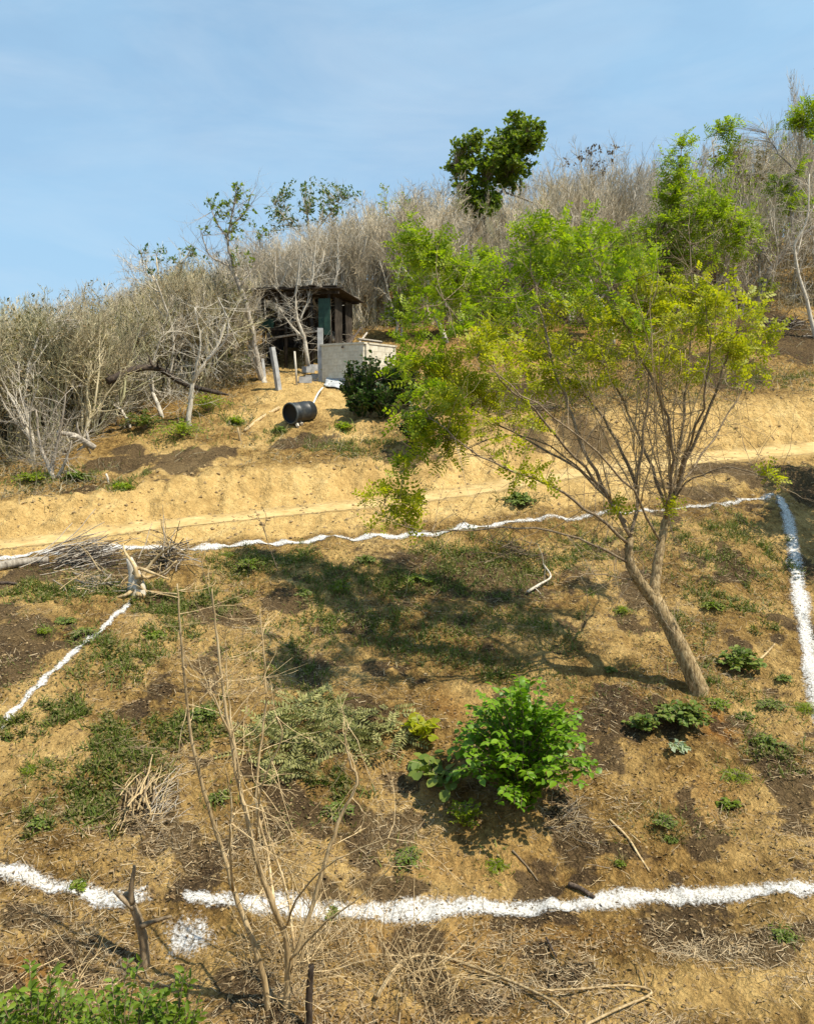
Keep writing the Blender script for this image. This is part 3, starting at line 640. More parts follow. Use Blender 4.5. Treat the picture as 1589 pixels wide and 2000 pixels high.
STD = [(7, .25, .35, .85, .50, .55, 7, .16, .09, 4), (7, .2, .35, .9, .52, .5, 5, .18, .08, 3), (6, .15, .35, .95, .55, .55, 4, .2, .08, 3)]
UPR = [(8, .25, .25, .55, .52, .5, 7, .12, .14, 4), (7, .2, .25, .6, .55, .5, 5, .14, .14, 3), (5, .15, .3, .7, .6, .55, 4, .16, .12, 3)]
VAR = []
for k, (seed, stems, spread, sl_, lev, r0, leaf, mat, lm) in enumerate([
        (1, 4, .40, 1.9, STD, .045, None, M_TWIG, None), (2, 6, .30, 2.1, UPR, .036, None, M_TWIG, None), (3, 3, .35, 2.3, STD, .055, None, M_TWIG, None),
        (4, 5, .55, 1.8, STD, .040, (.10, .06), M_TWIG2, L_OLIVE), (5, 7, .35, 1.9, UPR, .032, (.05, .06), M_TWIG2, L_TAN), (6, 2, .25, 2.4, STD, .06, None, M_TWIG, None),
        (7, 6, .60, 1.5, STD, .034, (.20, .055), M_TWIG2, L_OLIVE), (8, 5, .28, 2.2, UPR, .04, None, M_TWIG2, None), (9, 1, .12, 2.6, STD, .09, None, M_TWIG, None), (10, 3, .35, 2.2, STD, .055, (.30, .075), M_TWIG, L_MID), (11, 2, .3, 2.5, STD, .075, None, M_PALEWOOD, None)]):
    tb, wb, lb, top = bare_tree(seed, stems, spread, sl_, lev, r0, leaf)
    VAR.append((tb.mesh("trunk", M_PALEWOOD if k in (0, 2, 5, 8) else mat, True), wb.mesh("twigs", mat), lb.mesh("dry_leaves", lm) if leaf else None, top))

SKY = np.array([(-200, 600), (0, 585), (70, 560), (130, 575), (270, 540), (330, 510), (400, 500), (480, 470), (560, 440), (640, 410), (700, 385), (760, 360), (840, 335), (900, 320), (960, 330),
                (1050, 300), (1150, 275), (1260, 275), (1340, 275), (1400, 225), (1500, 190), (1560, 130), (1600, 90), (1800, 60)])
EDGE = np.array([(-200, 930), (0, 905), (100, 905), (180, 860), (260, 810), (400, 775), (520, 745), (620, 690), (760, 640), (900, 640), (1100, 640), (1300, 640), (1450, 620), (1500, 610), (1589, 600), (1800, 590)])
def feat_y(px, idx):
    return float(interp_cols(np.array([(px - 794.5) / F / CP]))[0, idx, 0])
KINDW = ["bare grey spreading tree", "bare many-stemmed upright tree", "bare three-stemmed tree", "wide brown tree with olive leaves", "slender brown many-stemmed tree",
         "bare two-stemmed tree", "low bushy brown tree", "upright brown leafless tree", "bare single-trunked tree", "thin green-leaved tree", "pale two-trunked bare tree"]
def zone(px):
    if px < 180: return "TREE in the thicket at the left edge", "thicket trees at the left edge"
    if px < 520: return "TREE in thicket left of the shed", "thicket trees left of the shed"
    if px < 760: return "TREE behind the shed", "leafless trees behind the shed"
    if px < 1100: return "TREE around the dark evergreen", "leafless trees around the evergreen"
    if px < 1350: return "TREE on the ridge right of the evergreen", "leafless trees on the middle ridge"
    return "TREE in the woods at upper right", "bare trees at the upper right"
rng = np.random.default_rng(77)
def make_forest_tree(k, loc, rz, sc, label, group):
    t = thing("bare_tree", label, "tree", loc, group, rz); t.scale = sc
    tr, tw, lv, _ = VAR[k]
    link("trunk", tr, t); link("twigs", tw, t)["kind"] = "stuff"
    if lv: link("dry_leaves", lv, t)["kind"] = "stuff"
    return t
count = 0
for px in np.arange(-120, 1720, 13.5):
    for row in range(3):
        x_ = px + rng.normal() * 9
        erow = np.interp(x_, EDGE[:, 0], EDGE[:, 1]); c = G(x_, erow); Y0 = c[1] + (.2 if row == 0 else 0)
        Y = Y0 + [0.0, 2.6, 7.5][row] + rng.random() * [2.2, 4.5, 6.0][row]
        if row == 1 and rng.random() < .25: continue
        X = (x_ - 794.5) / F / CP * Y; z = float(Hs(X, Y))
        # clearing round the shed and wall
        if 490 < x_ < 800 and Y < 31.5: Y = 31.5 + rng.random() * 6; X = (x_ - 794.5) / F / CP * Y; z = float(Hs(X, Y))
        if x_ > 1430 and row == 0 and rng.random() < .5: continue
        srow_ = np.interp(x_, SKY[:, 0], SKY[:, 1]); ztop = P(x_, srow_, Y)[2]
        if 885 < x_ < 1015 and Y < 40: ztop = P(x_, 432, Y)[2]
        room = ztop - z
        want = rng.uniform(3.6, 5.6) if row == 0 else rng.uniform(4.2, 6.8)
        hgt = min(want, room * rng.uniform(.86, 1.06)) if row < 2 else room * rng.uniform(.66, 1.08)
        hgt = max(min(hgt, 11.0), 1.6)
        k = int(rng.choice([3, 4, 4, 7, 1, 3, 6, 4, 10, 8, 7, 1] if x_ < 480 else [0, 1, 2, 5, 7, 1, 8, 1, 10, 10, 5, 9 if x_ > 1200 or rng.random() < .3 else 8]))
        s1 = hgt / VAR[k][3]; sx = min(s1, 1.35) * rng.uniform(.9, 1.15)
        lab, grp = zone(x_); lab = lab.replace("TREE", KINDW[k]) + [", front row", ", middle row", ", on the skyline"][row]
        make_forest_tree(k, (X, Y, z - .05), rng.random() * 6.28, (sx, sx, s1), lab, grp); count += 1
print("forest trees", count)

# ------------------------------------------------------------------ trees traced limb by limb
def smooth(pts, n=4):
    """Catmull-Rom through points"""
    p = np.asarray(pts, float)
    if len(p) < 3: return np.stack([p[0] + (p[-1] - p[0]) * t for t in np.linspace(0, 1, n * 2)])
    q = np.vstack([2 * p[0] - p[1], p, 2 * p[-1] - p[-2]]); out = []
    for i in range(1, len(q) - 2):
        for t in np.linspace(0, 1, n, endpoint=False):
            out.append(.5 * ((2 * q[i]) + (q[i + 1] - q[i - 1]) * t + (2 * q[i - 1] - 5 * q[i] + 4 * q[i + 1] - q[i + 2]) * t * t + (3 * q[i] - q[i - 1] - 3 * q[i + 1] + q[i + 2]) * t ** 3))
    out.append(p[-1]); return np.array(out)

def limb(pix, base=None):
    """pixel limb (px, py, depth) -> smooth world polyline"""
    return smooth([P(a, b, c) if not isinstance(a, np.ndarray) else a for a, b, c in pix])

class TracedTree:
    def __init__(s, name, label, cat, base, seed, bark, group=None):
        s.root = thing(name, label, cat, base, group); s.base = np.array(base, float); s.rng = np.random.default_rng(seed); s.bark = bark
        s.nodes = []; s.nrad = []
    def limb(s, pts, r0, r1, name="branch", sides=7, wob=.0, power=1.0, bark=None):
        pts = np.asarray(pts, float).copy()
        if wob: pts[1:-1] += s.rng.normal(size=(len(pts) - 2, 3)) * wob
        rad = r0 + (r1 - r0) * np.linspace(0, 1, len(pts)) ** power
        b = MB(); b.tubes(pts - s.base, rad, sides, cap=True); b.build(name, bark or s.bark, s.root, True)
        s.nodes.append(pts[1:]); s.nrad.append(rad[1:])
        return pts
    def crown(s, blobs, leafmat, tpl, size, per, bark=None, name="crown", twig_r=.006, droop=.0, twigs=True, depth=.6, up=.35, per_twig=6, tilt=.45):
        """foliage sprays around blob centres [(px,py,Y,rpx)] with twigs reaching back to the limbs"""
        rng = s.rng; nodes = np.concatenate(s.nodes); rads = np.concatenate(s.nrad)
        tw, lf = MB(), MB(); TP, TR = [], []
        for px, py, Y, rp_ in blobs:
            R = rp_ / ppm(Y); c = P(px, py, Y); nt_ = max(3, int(per * (R / .5) ** 2))
            e = rdir(nt_, .15, rng) * (R * rng.random((nt_, 1)) ** .45) * [1, depth, .85] + c
            dist = np.linalg.norm(e[:, None] - nodes[None], axis=2) + np.maximum(0, nodes[None, :, 2] - e[:, None, 2]) * .8
            k = dist.argmin(1); st = nodes[k]
            v = e - st; L = np.linalg.norm(v, axis=1)
            t = np.linspace(0, 1, 6)[None, :, None]
            bend = np.array([0, 0, 1.]) * (L * .12)[:, None] + rng.normal(size=(nt_, 3)) * (L * .06)[:, None]
            pth = st[:, None] + v[:, None] * t + bend[:, None] * (4 * t * (1 - t))
            TP.append(pth); TR.append(np.minimum(rads[k] * .6, twig_r * (.7 + L * .7))[:, None] * np.linspace(1, .3, 6)[None])
            # sprays along the outer part of each twig
            m = nt_ * per_twig; i = np.repeat(np.arange(nt_), per_twig); f = np.clip(1 - np.abs(rng.normal(size=m)) * np.minimum(.35, (R * .8 / np.maximum(L[i], .05))), .15, 1) * 5
            kk = np.minimum(f.astype(int), 4); ff = (f - kk)[:, None]
            pos = pth[i, kk] * (1 - ff) + pth[i, kk + 1] * ff
            dr = nrm(v)[i] * .35 + rdir(m, up - droop, rng)
            lf.place(tpl, pos - s.base, dr, rnorm(m, tilt, rng), size * (.55 + .75 * rng.random(m)))
        if twigs:
            tw.tubes(np.concatenate(TP) - s.base, np.concatenate(TR), 3); o = tw.build("twigs", bark or s.bark, s.root); o['kind'] = 'stuff'
        o = lf.build(name, leafmat, s.root); return o
    def bare_twigs(s, cnt, l0, l1, r0, up=.3, sub=4, nodesel=None):
        rng = s.rng; nodes = np.concatenate(s.nodes); rads = np.concatenate(s.nrad)
        k = rng.integers(0, len(nodes), cnt); d = rdir(cnt, up, rng); L = l0 + (l1 - l0) * rng.random(cnt)
        p, r, dd = grow_level(rng, nodes[k], d, L, np.minimum(np.full(cnt, r0), rads[k] * .8), 5, .16, .06, .35)
        b = MB(); b.tubes(p - s.base, r, 3)
        if sub:
            s2, d2, l2, r2 = spawn(rng, p, r, dd, L, sub, .3, 1, .4, .9, .5, .6); p2, r2, _ = grow_level(rng, s2, d2, l2, np.maximum(r2, .002), 4, .15, .05, .4); b.tubes(p2 - s.base, r2, 3)
        o = b.build("fine_twigs", s.bark, s.root); o['kind'] = 'stuff'; return o

# --- the leaning tree on the plot
b0 = G(1362, 1352); Y0 = b0[1]
t = TracedTree("leaning_tree", "leaning light-barked tree with airy yellow-green crown on the right of the plot", "tree", b0, 31, M_BRANCH)
base_lo = b0 + np.array([.05, 0, -.15])
fk = P(1276, 1168, Y0 + .05)
tr_ = smooth([base_lo, b0 + np.array([0.0, 0, .08]), P(1345, 1300, Y0), P(1312, 1232, Y0 + .02), fk])
t.limb(tr_, .145, .105, "trunk", 12, .008, .8, M_BARK)
A = limb([(1280, 1178, Y0 + .05), (1246, 1132, Y0 - .05), (1228, 1092, Y0 - .1), (1231, 1040, Y0 - .1)]); t.limb(A, .085, .058, "branch", 9, .005, 1, M_BARK)
B = limb([(1276, 1172, Y0 + .05), (1281, 1120, Y0 + .15), (1291, 1060, Y0 + .25), (1306, 990, Y0 + .35)]); t.limb(B, .082, .05, "branch", 9, .005, 1, M_BARK)
for pix, r0, r1 in [
    ([(1232, 1050, Y0 - .1), (1186, 965, Y0 - .2), (1140, 880, Y0 - .3), (1108, 790, Y0 - .3), (1080, 715, Y0 - .2), (1062, 640, Y0), (1045, 560, Y0 + .2), (1035, 480, Y0 + .3)], .045, .008),
    ([(1222, 1020, Y0 - .1), (1150, 935, Y0 + .3), (1075, 885, Y0 + .7), (975, 830, Y0 + 1.1), (870, 770, Y0 + 1.4), (800, 730, Y0 + 1.6)], .036, .006),
    ([(1226, 1062, Y0 - .1), (1140, 990, Y0 - .6), (1060, 942, Y0 - .9), (960, 905, Y0 - 1.2), (870, 840, Y0 - 1.2), (820, 790, Y0 - 1.1)], .034, .006),
    ([(1228, 1100, Y0 - .1), (1130, 1052, Y0 - .5), (1010, 1030, Y0 - .8), (890, 1036, Y0 - 1.0), (800, 1030, Y0 - 1.1), (750, 985, Y0 - 1.1)], .03, .006),
    ([(1231, 1045, Y0 - .1), (1243, 960, Y0 + .3), (1200, 860, Y0 + .7), (1150, 780, Y0 + 1.0), (1060, 700, Y0 + 1.3), (960, 610, Y0 + 1.6), (870, 530, Y0 + 1.8), (820, 470, Y0 + 1.9)], .04, .007),
    ([(1200, 985, Y0 - .15), (1120, 890, Y0 - .5), (1040, 800, Y0 - .8), (960, 720, Y0 - .9), (890, 620, Y0 - .8), (850, 560, Y0 - .7)], .03, .006),
    ([(1304, 1000, Y0 + .35), (1340, 900, Y0 + .3), (1388, 790, Y0 + .2), (1418, 700, Y0 + .1), (1440, 620, Y0 + .1)], .045, .008),
    ([(1300, 1015, Y0 + .3), (1312, 900, Y0 - .2), (1292, 790, Y0 - .5), (1232, 660, Y0 - .7), (1185, 560, Y0 - .7), (1150, 490, Y0 - .6)], .04, .007),
    ([(1303, 1000, Y0 + .35), (1262, 885, Y0 + .9), (1215, 785, Y0 + 1.3), (1168, 690, Y0 + 1.6), (1130, 600, Y0 + 1.7), (1110, 520, Y0 + 1.8)], .036, .007),
    ([(1308, 985, Y0 + .35), (1352, 935, Y0 + .1), (1430, 915, Y0 - .2), (1500, 935, Y0 - .4), (1540, 960, Y0 - .5)], .024, .005),
    ([(1310, 985, Y0 + .35), (1330, 850, Y0 + .7), (1345, 700, Y0 + 1.0), (1352, 560, Y0 + 1.1), (1345, 450, Y0 + 1.2)], .034, .006),
    ([(1325, 930, Y0 + .3), (1372, 800, Y0 - .5), (1385, 690, Y0 - .8), (1375, 580, Y0 - .9)], .03, .006),
    ([(1290, 1060, Y0 + .25), (1235, 960, Y0 - .4), (1140, 860, Y0 - 1.0), (1020, 770, Y0 - 1.4), (930, 700, Y0 - 1.6)], .028, .006),
    ([(1245, 1135, Y0 - .05), (1160, 1122, Y0 - .4), (1105, 1130, Y0 - .6)], .018, .005),
    ([(1310, 975, Y0 + .3), (1390, 860, Y0 + 1.0), (1450, 760, Y0 + 1.4), (1480, 660, Y0 + 1.6)], .03, .006),
    ([(1240, 955, Y0 + .2), (1262, 800, Y0 + .2), (1268, 680, Y0 + .2), (1262, 580, Y0 + .2)], .028, .006),
    ([(1180, 955, Y0 - .2), (1075, 870, Y0 - .1), (985, 850, Y0 + .1), (900, 880, Y0 + .2), (850, 900, Y0 + .2)], .02, .005)]:
    t.limb(limb(pix), r0 * .68, r1 * .75, "branch", 6, .012)
for k in range(22):
    a0 = t.rng.uniform(1215, 1335); b0_ = t.rng.uniform(860, 1010); a1 = a0 + t.rng.uniform(-110, 110) + (a0 - 1270) * .8; b1 = t.rng.uniform(560, 720); dz = t.rng.uniform(-1.2, 1.2)
    nd = np.concatenate(t.nodes[1:]); q0 = P(a0, b0_, Y0 + dz * .3); q0 = nd[np.linalg.norm(nd - q0, axis=1).argmin()]; q1 = P(a1, b1, Y0 + dz)
    t.limb(smooth([q0, q0 * .55 + q1 * .45 + np.array([t.rng.normal() * .12, 0, .05]), q1]), .012, .004, "branch", 5, .01, 1, M_DEAD)
YB = [(772, 1015, -1.1, 58), (742, 962, -1.1, 42), (800, 985, -1.0, 36), (838, 868, -1.0, 46), (880, 800, -1.0, 60), (925, 770, .8, 56), (955, 745, 1.0, 56), (970, 800, .9, 42), (860, 740, 1.3, 58), (985, 880, -1.0, 36), (1020, 840, -.5, 30),
      (960, 660, -1.4, 50), (1030, 720, -.4, 52), (1000, 690, -.4, 40), (1170, 680, 1.4, 48), (1200, 720, 1.2, 60), (1150, 740, 1.0, 40), (1060, 930, -1.0, 26), (1000, 930, -1.0, 34), (1075, 760, -.2, 40), (1120, 690, .2, 40),
      (1262, 630, .2, 58), (1295, 600, .2, 56), (1330, 650, 1.0, 56), (1380, 630, -.8, 60), (1430, 660, .1, 56), (1465, 700, 1.5, 44), (1400, 690, .1, 50), (1350, 590, 1.1, 46), (1300, 700, .2, 50), (1240, 560, .2, 44),
      (1340, 740, .6, 36), (1310, 990, .2, 18), (1200, 1000, -.2, 14), (1500, 935, -.4, 18), (1440, 720, .8, 38), (1410, 590, -.8, 34), (1100, 640, .3, 46), (1060, 680, 1.2, 44), (1010, 760, -.9, 44), (910, 830, -1.1, 48), (1120, 760, .8, 40), (1230, 690, -.6, 46), (1480, 640, 1.5, 44), (1450, 590, .6, 40), (880, 700, 1.4, 50), (1180, 630, -.7, 46), (1290, 680, 1.0, 46), (1370, 560, 1.1, 40), (940, 700, -1.2, 44), (800, 900, -1.0, 34), (870, 900, -1.0, 30)]
t.crown([(a, b, Y0 + c, d * 1.18) for a, b, c, d in YB], L_YEL, PIN4, .17, 15, twig_r=.004, name="yellow_crown", per_twig=9, tilt=.9)
GB = [(820, 470, 1.9, 58), (790, 505, 1.9, 40), (860, 540, 1.7, 74), (800, 610, 1.4, 50), (930, 560, 1.5, 74), (835, 680, 1.3, 60), (960, 620, 1.4, 56), (1000, 540, 1.0, 70), (1060, 490, .4, 60), (1040, 440, .3, 44), (1070, 580, .4, 66),
      (1130, 500, 1.7, 70), (1180, 540, -.6, 66), (1150, 590, 1.6, 64), (1215, 500, -.3, 60), (1210, 620, -.6, 52), (900, 630, -.8, 52), (840, 760, -.8, 60), (810, 830, -1.0, 54), (880, 500, 1.8, 50), (1120, 430, 1.2, 44), (1000, 610, .9, 48), (790, 720, 1.0, 40), (820, 890, -.9, 40), (1270, 520, .4, 50)]
t.crown([(a, b, Y0 + c, d * 1.15) for a, b, c, d in GB], L_MID, PIN4, .18, 13, twig_r=.004, name="green_crown", per_twig=9, tilt=.9)
t.bare_twigs(700, .3, 1.15, .005, .2, 4)

# --- leafy trees standing beyond the track
def leafy(label, basepx, limbs, blobs, leafmat, tpl, size, per, seed, bark=M_PALEWOOD, r=.09, group="leafy trees beyond the track", twr=.008, extra=0, grow=1.0, **kw):
    b = G(*basepx); Yb = b[1] if len(basepx) < 3 else basepx[2]
    q = TracedTree("leafy_tree", label, "tree", b, seed, bark, group)
    for j, (pix, r0, r1) in enumerate(limbs):
        pts = limb([(a, c, Yb + d) for a, c, d in pix])
        if j == 0: pts[0] = b - np.array([0, 0, .1])
        q.limb(pts, r0, r1, "trunk" if j == 0 else "branch", 7, .015)
    q.crown([(a, c, Yb + d, e * grow) for a, c, d, e in blobs], leafmat, tpl, size, per, twig_r=twr, **kw)
    if extra: q.bare_twigs(extra, .4, 1.2, .008, .3, 4)
    return q
leafy("tall fresh-green tree right of centre rising above the leaning tree", (1268, 700),
      [([(1268, 700, 0), (1275, 610, .1), (1272, 520, .1), (1285, 440, 0)], .10, .05), ([(1275, 520, .1), (1300, 430, .2), (1325, 360, .2), (1330, 290, .1)], .05, .012), ([(1280, 470, 0), (1340, 430, -.4), (1400, 420, -.6), (1445, 430, -.8)], .04, .01),
       ([(1272, 560, 0), (1240, 500, -.3), (1225, 440, -.4)], .04, .01)],
      [(1335, 285, .1, 30), (1320, 335, .2, 46), (1350, 380, 0, 52), (1310, 400, .2, 52), (1370, 430, -.4, 58), (1320, 460, 0, 60), (1275, 450, 0, 46), (1420, 440, -.7, 48), (1460, 470, -.8, 36), (1400, 500, -.6, 52), (1340, 530, -.3, 54), (1245, 470, -.3, 40), (1290, 520, -.2, 50), (1390, 380, -.4, 34), (1440, 520, -.6, 30)],
      L_MID, PIN4, .27, 11, 41, M_BRANCH, extra=120, depth=1.0)
leafy("feathery green tree with white trunk standing right of the block wall", (872, 668),
      [([(872, 668, 0), (850, 615, .1), (838, 570, .1), (830, 500, .1)], .10, .04), ([(845, 600, .1), (890, 540, .3), (930, 500, .4)], .05, .015), ([(840, 580, .1), (800, 540, -.2), (780, 510, -.2)], .045, .012)],
      [(830, 500, .1, 50), (860, 560, .1, 56), (800, 560, -.1, 50), (920, 540, .3, 50), (880, 600, .1, 44), (950, 500, .5, 40)], L_MID, PIN4, .26, 10, 42)
leafy("small round green tree on two white stems beside the block wall", (776, 668),
      [([(776, 668, 0), (774, 640, 0), (778, 610, 0)], .07, .04), ([(786, 668, .1), (784, 640, .1), (782, 605, .1)], .06, .03)],
      [(778, 612, 0, 36), (790, 590, 0, 34), (760, 625, 0, 24), (800, 615, 0, 24)], L_MID, LEAF4, .11, 60, 43)
leafy("green tree with blotched white trunk behind the middle of the leaning tree", (1196, 672),
      [([(1196, 672, 0), (1184, 620, 0), (1166, 580, 0), (1140, 520, .1)], .11, .05), ([(1170, 590, 0), (1210, 530, .2), (1230, 480, .3)], .05, .012), ([(1150, 545, .1), (1090, 510, .1), (1040, 490, .2)], .045, .012)],
      [(1130, 500, .1, 60), (1180, 500, .2, 56), (1080, 500, .2, 52), (1040, 520, .2, 46), (1220, 500, .3, 50), (1150, 450, .1, 40), (1110, 560, 0, 48)], L_MID, PIN4, .26, 10, 44)
er_ = np.random.default_rng(1234); CLUMPS = []
for cx_, cy_, rx_, ry_, n_ in [(942, 330, 76, 68, 52), (1020, 264, 46, 38, 20), (930, 400, 42, 28, 14), (985, 292, 36, 34, 12)]:
    for _ in range(n_):
        a_r, d_r = er_.random() * 6.283, math.sqrt(er_.random()); CLUMPS.append((cx_ + math.cos(a_r) * d_r * rx_, cy_ + math.sin(a_r) * d_r * ry_, er_.uniform(-1.1, 1.1), er_.uniform(11, 20)))
CLUMPS += [(1030, 338, .3, 14), (1040, 322, .3, 10)]
leafy("dark evergreen tree with dense glossy crown on the skyline", (960, 560),
      [([(960, 560, 0), (952, 480, 0), (945, 430, 0), (948, 360, 0)], .13, .06), ([(950, 420, 0), (980, 370, .2), (1010, 310, .3), (1025, 260, .3)], .07, .02), ([(950, 410, 0), (910, 360, -.2), (890, 320, -.2)], .06, .02), ([(985, 375, .2), (1040, 395, .2), (1060, 420, .3)], .05, .02)],
      CLUMPS,
      L_CROWN, LEAF8, .165, 34, 45, M_GREYWOOD, depth=1.0, per_twig=8, tilt=.7)
leafy("half-bare leaning tree with sparse leaf tufts left of the shed", (512, 745),
      [([(512, 745, 0), (500, 690, 0), (485, 610, 0), (462, 545, .1), (440, 510, .1)], .10, .05), ([(462, 545, .1), (445, 470, .1), (455, 410, .1), (462, 365, .1)], .05, .012), ([(450, 520, .1), (410, 500, 0), (395, 460, -.1)], .035, .012), ([(470, 560, 0), (500, 510, .2), (510, 460, .3)], .035, .01), ([(448, 470, .1), (420, 430, 0), (410, 400, 0)], .03, .008), ([(450, 440, .1), (480, 410, .2), (490, 380, .2)], .03, .008)],
      [(465, 372, .1, 24), (420, 400, 0, 24), (440, 430, .1, 26), (485, 420, .2, 24), (455, 460, .1, 24), (505, 455, .3, 22), (470, 500, .1, 26), (400, 450, -.1, 14), (440, 400, .1, 22), (475, 390, .2, 20)],
      L_CROWN, LEAF4, .13, 20, 46, M_GREYWOOD, extra=160, depth=.9)
leafy("thin light-green tree crown on the skyline behind the shed", (615, 620),
      [([(615, 620, 4), (612, 540, 4), (606, 470, 4), (600, 420, 4)], .09, .04), ([(608, 480, 4), (560, 430, 4), (535, 400, 4)], .04, .012), ([(606, 470, 4), (640, 420, 4), (670, 390, 4)], .04, .012)],
      [(600, 370, 4, 34), (560, 385, 4, 32), (540, 420, 4, 28), (640, 375, 4, 34), (680, 385, 4, 28), (615, 410, 4, 36), (575, 430, 4, 26), (660, 420, 4, 24), (525, 450, 4, 18)],
      leaf_mat("bluish_green_leaf", [(.07, .13, .03), (.11, .18, .045), (.16, .23, .06)], .35), LEAF4, .15, 16, 47, M_TWIG, extra=120, depth=1.0)
leafy("thin tree with bluish leaf tufts rising from the left thicket", (325, 760),
      [([(325, 760, 1.5), (322, 650, 1.5), (312, 560, 1.5), (305, 500, 1.5)], .06, .02), ([(315, 590, 1.5), (340, 530, 1.5), (370, 490, 1.6)], .03, .01), ([(312, 560, 1.5), (285, 520, 1.5), (275, 490, 1.5)], .03, .01)],
      [(305, 490, 1.5, 22), (280, 500, 1.5, 16), (325, 510, 1.5, 20), (370, 490, 1.6, 22), (340, 540, 1.5, 22), (300, 540, 1.5, 18), (390, 500, 1.7, 18)],
      MATS["bluish_green_leaf"], LEAF4, .12, 16, 48, M_TWIG, extra=80, depth=1.0)
leafy("tall sparse tree with pale crooked trunk at the right edge", (1470, 612),
      [([(1470, 612, 0), (1490, 560, 0), (1512, 515, 0), (1560, 465, -.2), (1620, 420, -.3)], .12, .07), ([(1508, 520, 0), (1480, 480, .2), (1440, 430, .3), (1390, 395, .3)], .05, .015), ([(1550, 475, -.1), (1545, 400, 0), (1560, 330, 0), (1565, 250, 0)], .06, .015), ([(1560, 340, 0), (1520, 300, .2), (1495, 260, .2)], .035, .01), ([(1470, 600, 0), (1455, 560, .2), (1440, 530, .3)], .04, .015), ([(1600, 440, -.3), (1620, 330, 0), (1600, 220, 0)], .05, .012)],
      [(1570, 225, 0, 30), (1545, 240, 0, 18), (1590, 250, 0, 24), (1510, 370, .3, 26), (1540, 395, .1, 24), (1580, 400, 0, 22), (1400, 260, .4, 26), (1420, 300, .4, 22), (1560, 330, 0, 14), (1500, 560, .2, 16)],
      L_MID, PIN4, .30, 20, 49, M_GREYWOOD, extra=260)
leafy("olive twiggy tree on the skyline near the upper right corner", (1440, 590),
      [([(1440, 590, 2), (1445, 470, 2), (1440, 380, 2), (1430, 310, 2)], .09, .03), ([(1442, 420, 2), (1400, 340, 2), (1390, 280, 2)], .04, .012), ([(1442, 400, 2), (1490, 330, 2), (1500, 270, 2)], .04, .012)],
      [(1430, 300, 2, 34), (1470, 310, 2, 32), (1400, 320, 2, 26), (1450, 350, 2, 34), (1490, 360, 2, 28), (1420, 370, 2, 26)], L_OLIVE, LEAF4, .12, 22, 50, M_TWIG, extra=260, depth=1.0)
# a tree just outside the frame on the right whose shade falls over the right-hand line
bx_ = on_ground(10.3, 14.4)
q = TracedTree("leafy_tree", "leafy tree just outside the right edge shading the right-hand chalk line", "tree", bx_, 51, M_BRANCH, "leafy trees beyond the track")
q.limb(smooth([bx_ - [0, 0, .1], bx_ + [0, 0, 1.2], bx_ + [-.2, .2, 2.4], bx_ + [-.3, .5, 3.6]]), .12, .05, "trunk", 8)
q.limb(smooth([bx_ + [-.15, .1, 2.0], bx_ + [-.7, .8, 3.0], bx_ + [-1.0, 1.6, 3.8]]), .06, .02, "branch", 6)
cb = []
for dx, dy, dz, R in [(-.3, .4, 4.0, .9), (-.9, 1.3, 3.9, .9), (-.2, 2.0, 4.0, .9), (-.9, -.3, 3.6, .7), (.5, .5, 4.4, .9), (-.6, 2.6, 3.6, .8), (.3, -1.0, 3.8, .9), (-.2, -2.0, 3.4, .7), (.2, 3.4, 3.6, .9), (.1, 4.4, 3.8, .8)]:
    c = bx_ + [dx, dy, dz]; fw = np.array([0, CP, -SP]); upv = np.array([0, SP, CP]); dep = c @ fw
    cb.append((794.5 + F * c[0] / dep, 1000 - F * (c @ upv) / dep, c[1], R * ppm(c[1])))
q.crown(cb, L_MID, PIN4, .3, 12, depth=1.0)

# ------------------------------------------------------------------ shed, block wall, tank, posts
def rotz(a): c, s_ = math.cos(a), math.sin(a); return np.array([[c, -s_, 0], [s_, c, 0], [0, 0, 1]])
M_PLANK = bark_mat("weathered_plank", [(.018, .015, .012), (.045, .036, .028), (.10, .082, .065)], 9, .5, .4, .3)
M_GREENP = plain_mat("green_sheet", [(.008, .026, .018), (.014, .05, .034), (.03, .085, .058)], 6, .55, .2, .4)
M_BLOCK = plain_mat("whitewashed_block", [(.44, .39, .30), (.60, .55, .44), (.68, .64, .54)], 7, .9, .3, .2, .008, .07)
M_GREYC = plain_mat("grey_cement", [(.24, .24, .24), (.36, .36, .36), (.46, .46, .45)], 5, .9, .4, .2, .01, .08)
M_BLACKP = plain_mat("black_plastic", [(.008, .011, .013), (.018, .022, .025), (.06, .062, .06)], 4, .45, .15, .5, .004)
M_INSIDE = plain_mat("dark_plastic_inside", [(.008, .009, .010), (.014, .015, .016)], 4, .6, .1, .3, .004)
M_WHITEPIPE = plain_mat("white_plastic_pipe", [(.55, .54, .50), (.72, .71, .66)], 9, .5, .1)
M_TARP = plain_mat("grey_tarp", [(.30, .32, .34), (.44, .46, .48), (.56, .58, .60)], 5, .5, .6, .4, .05)

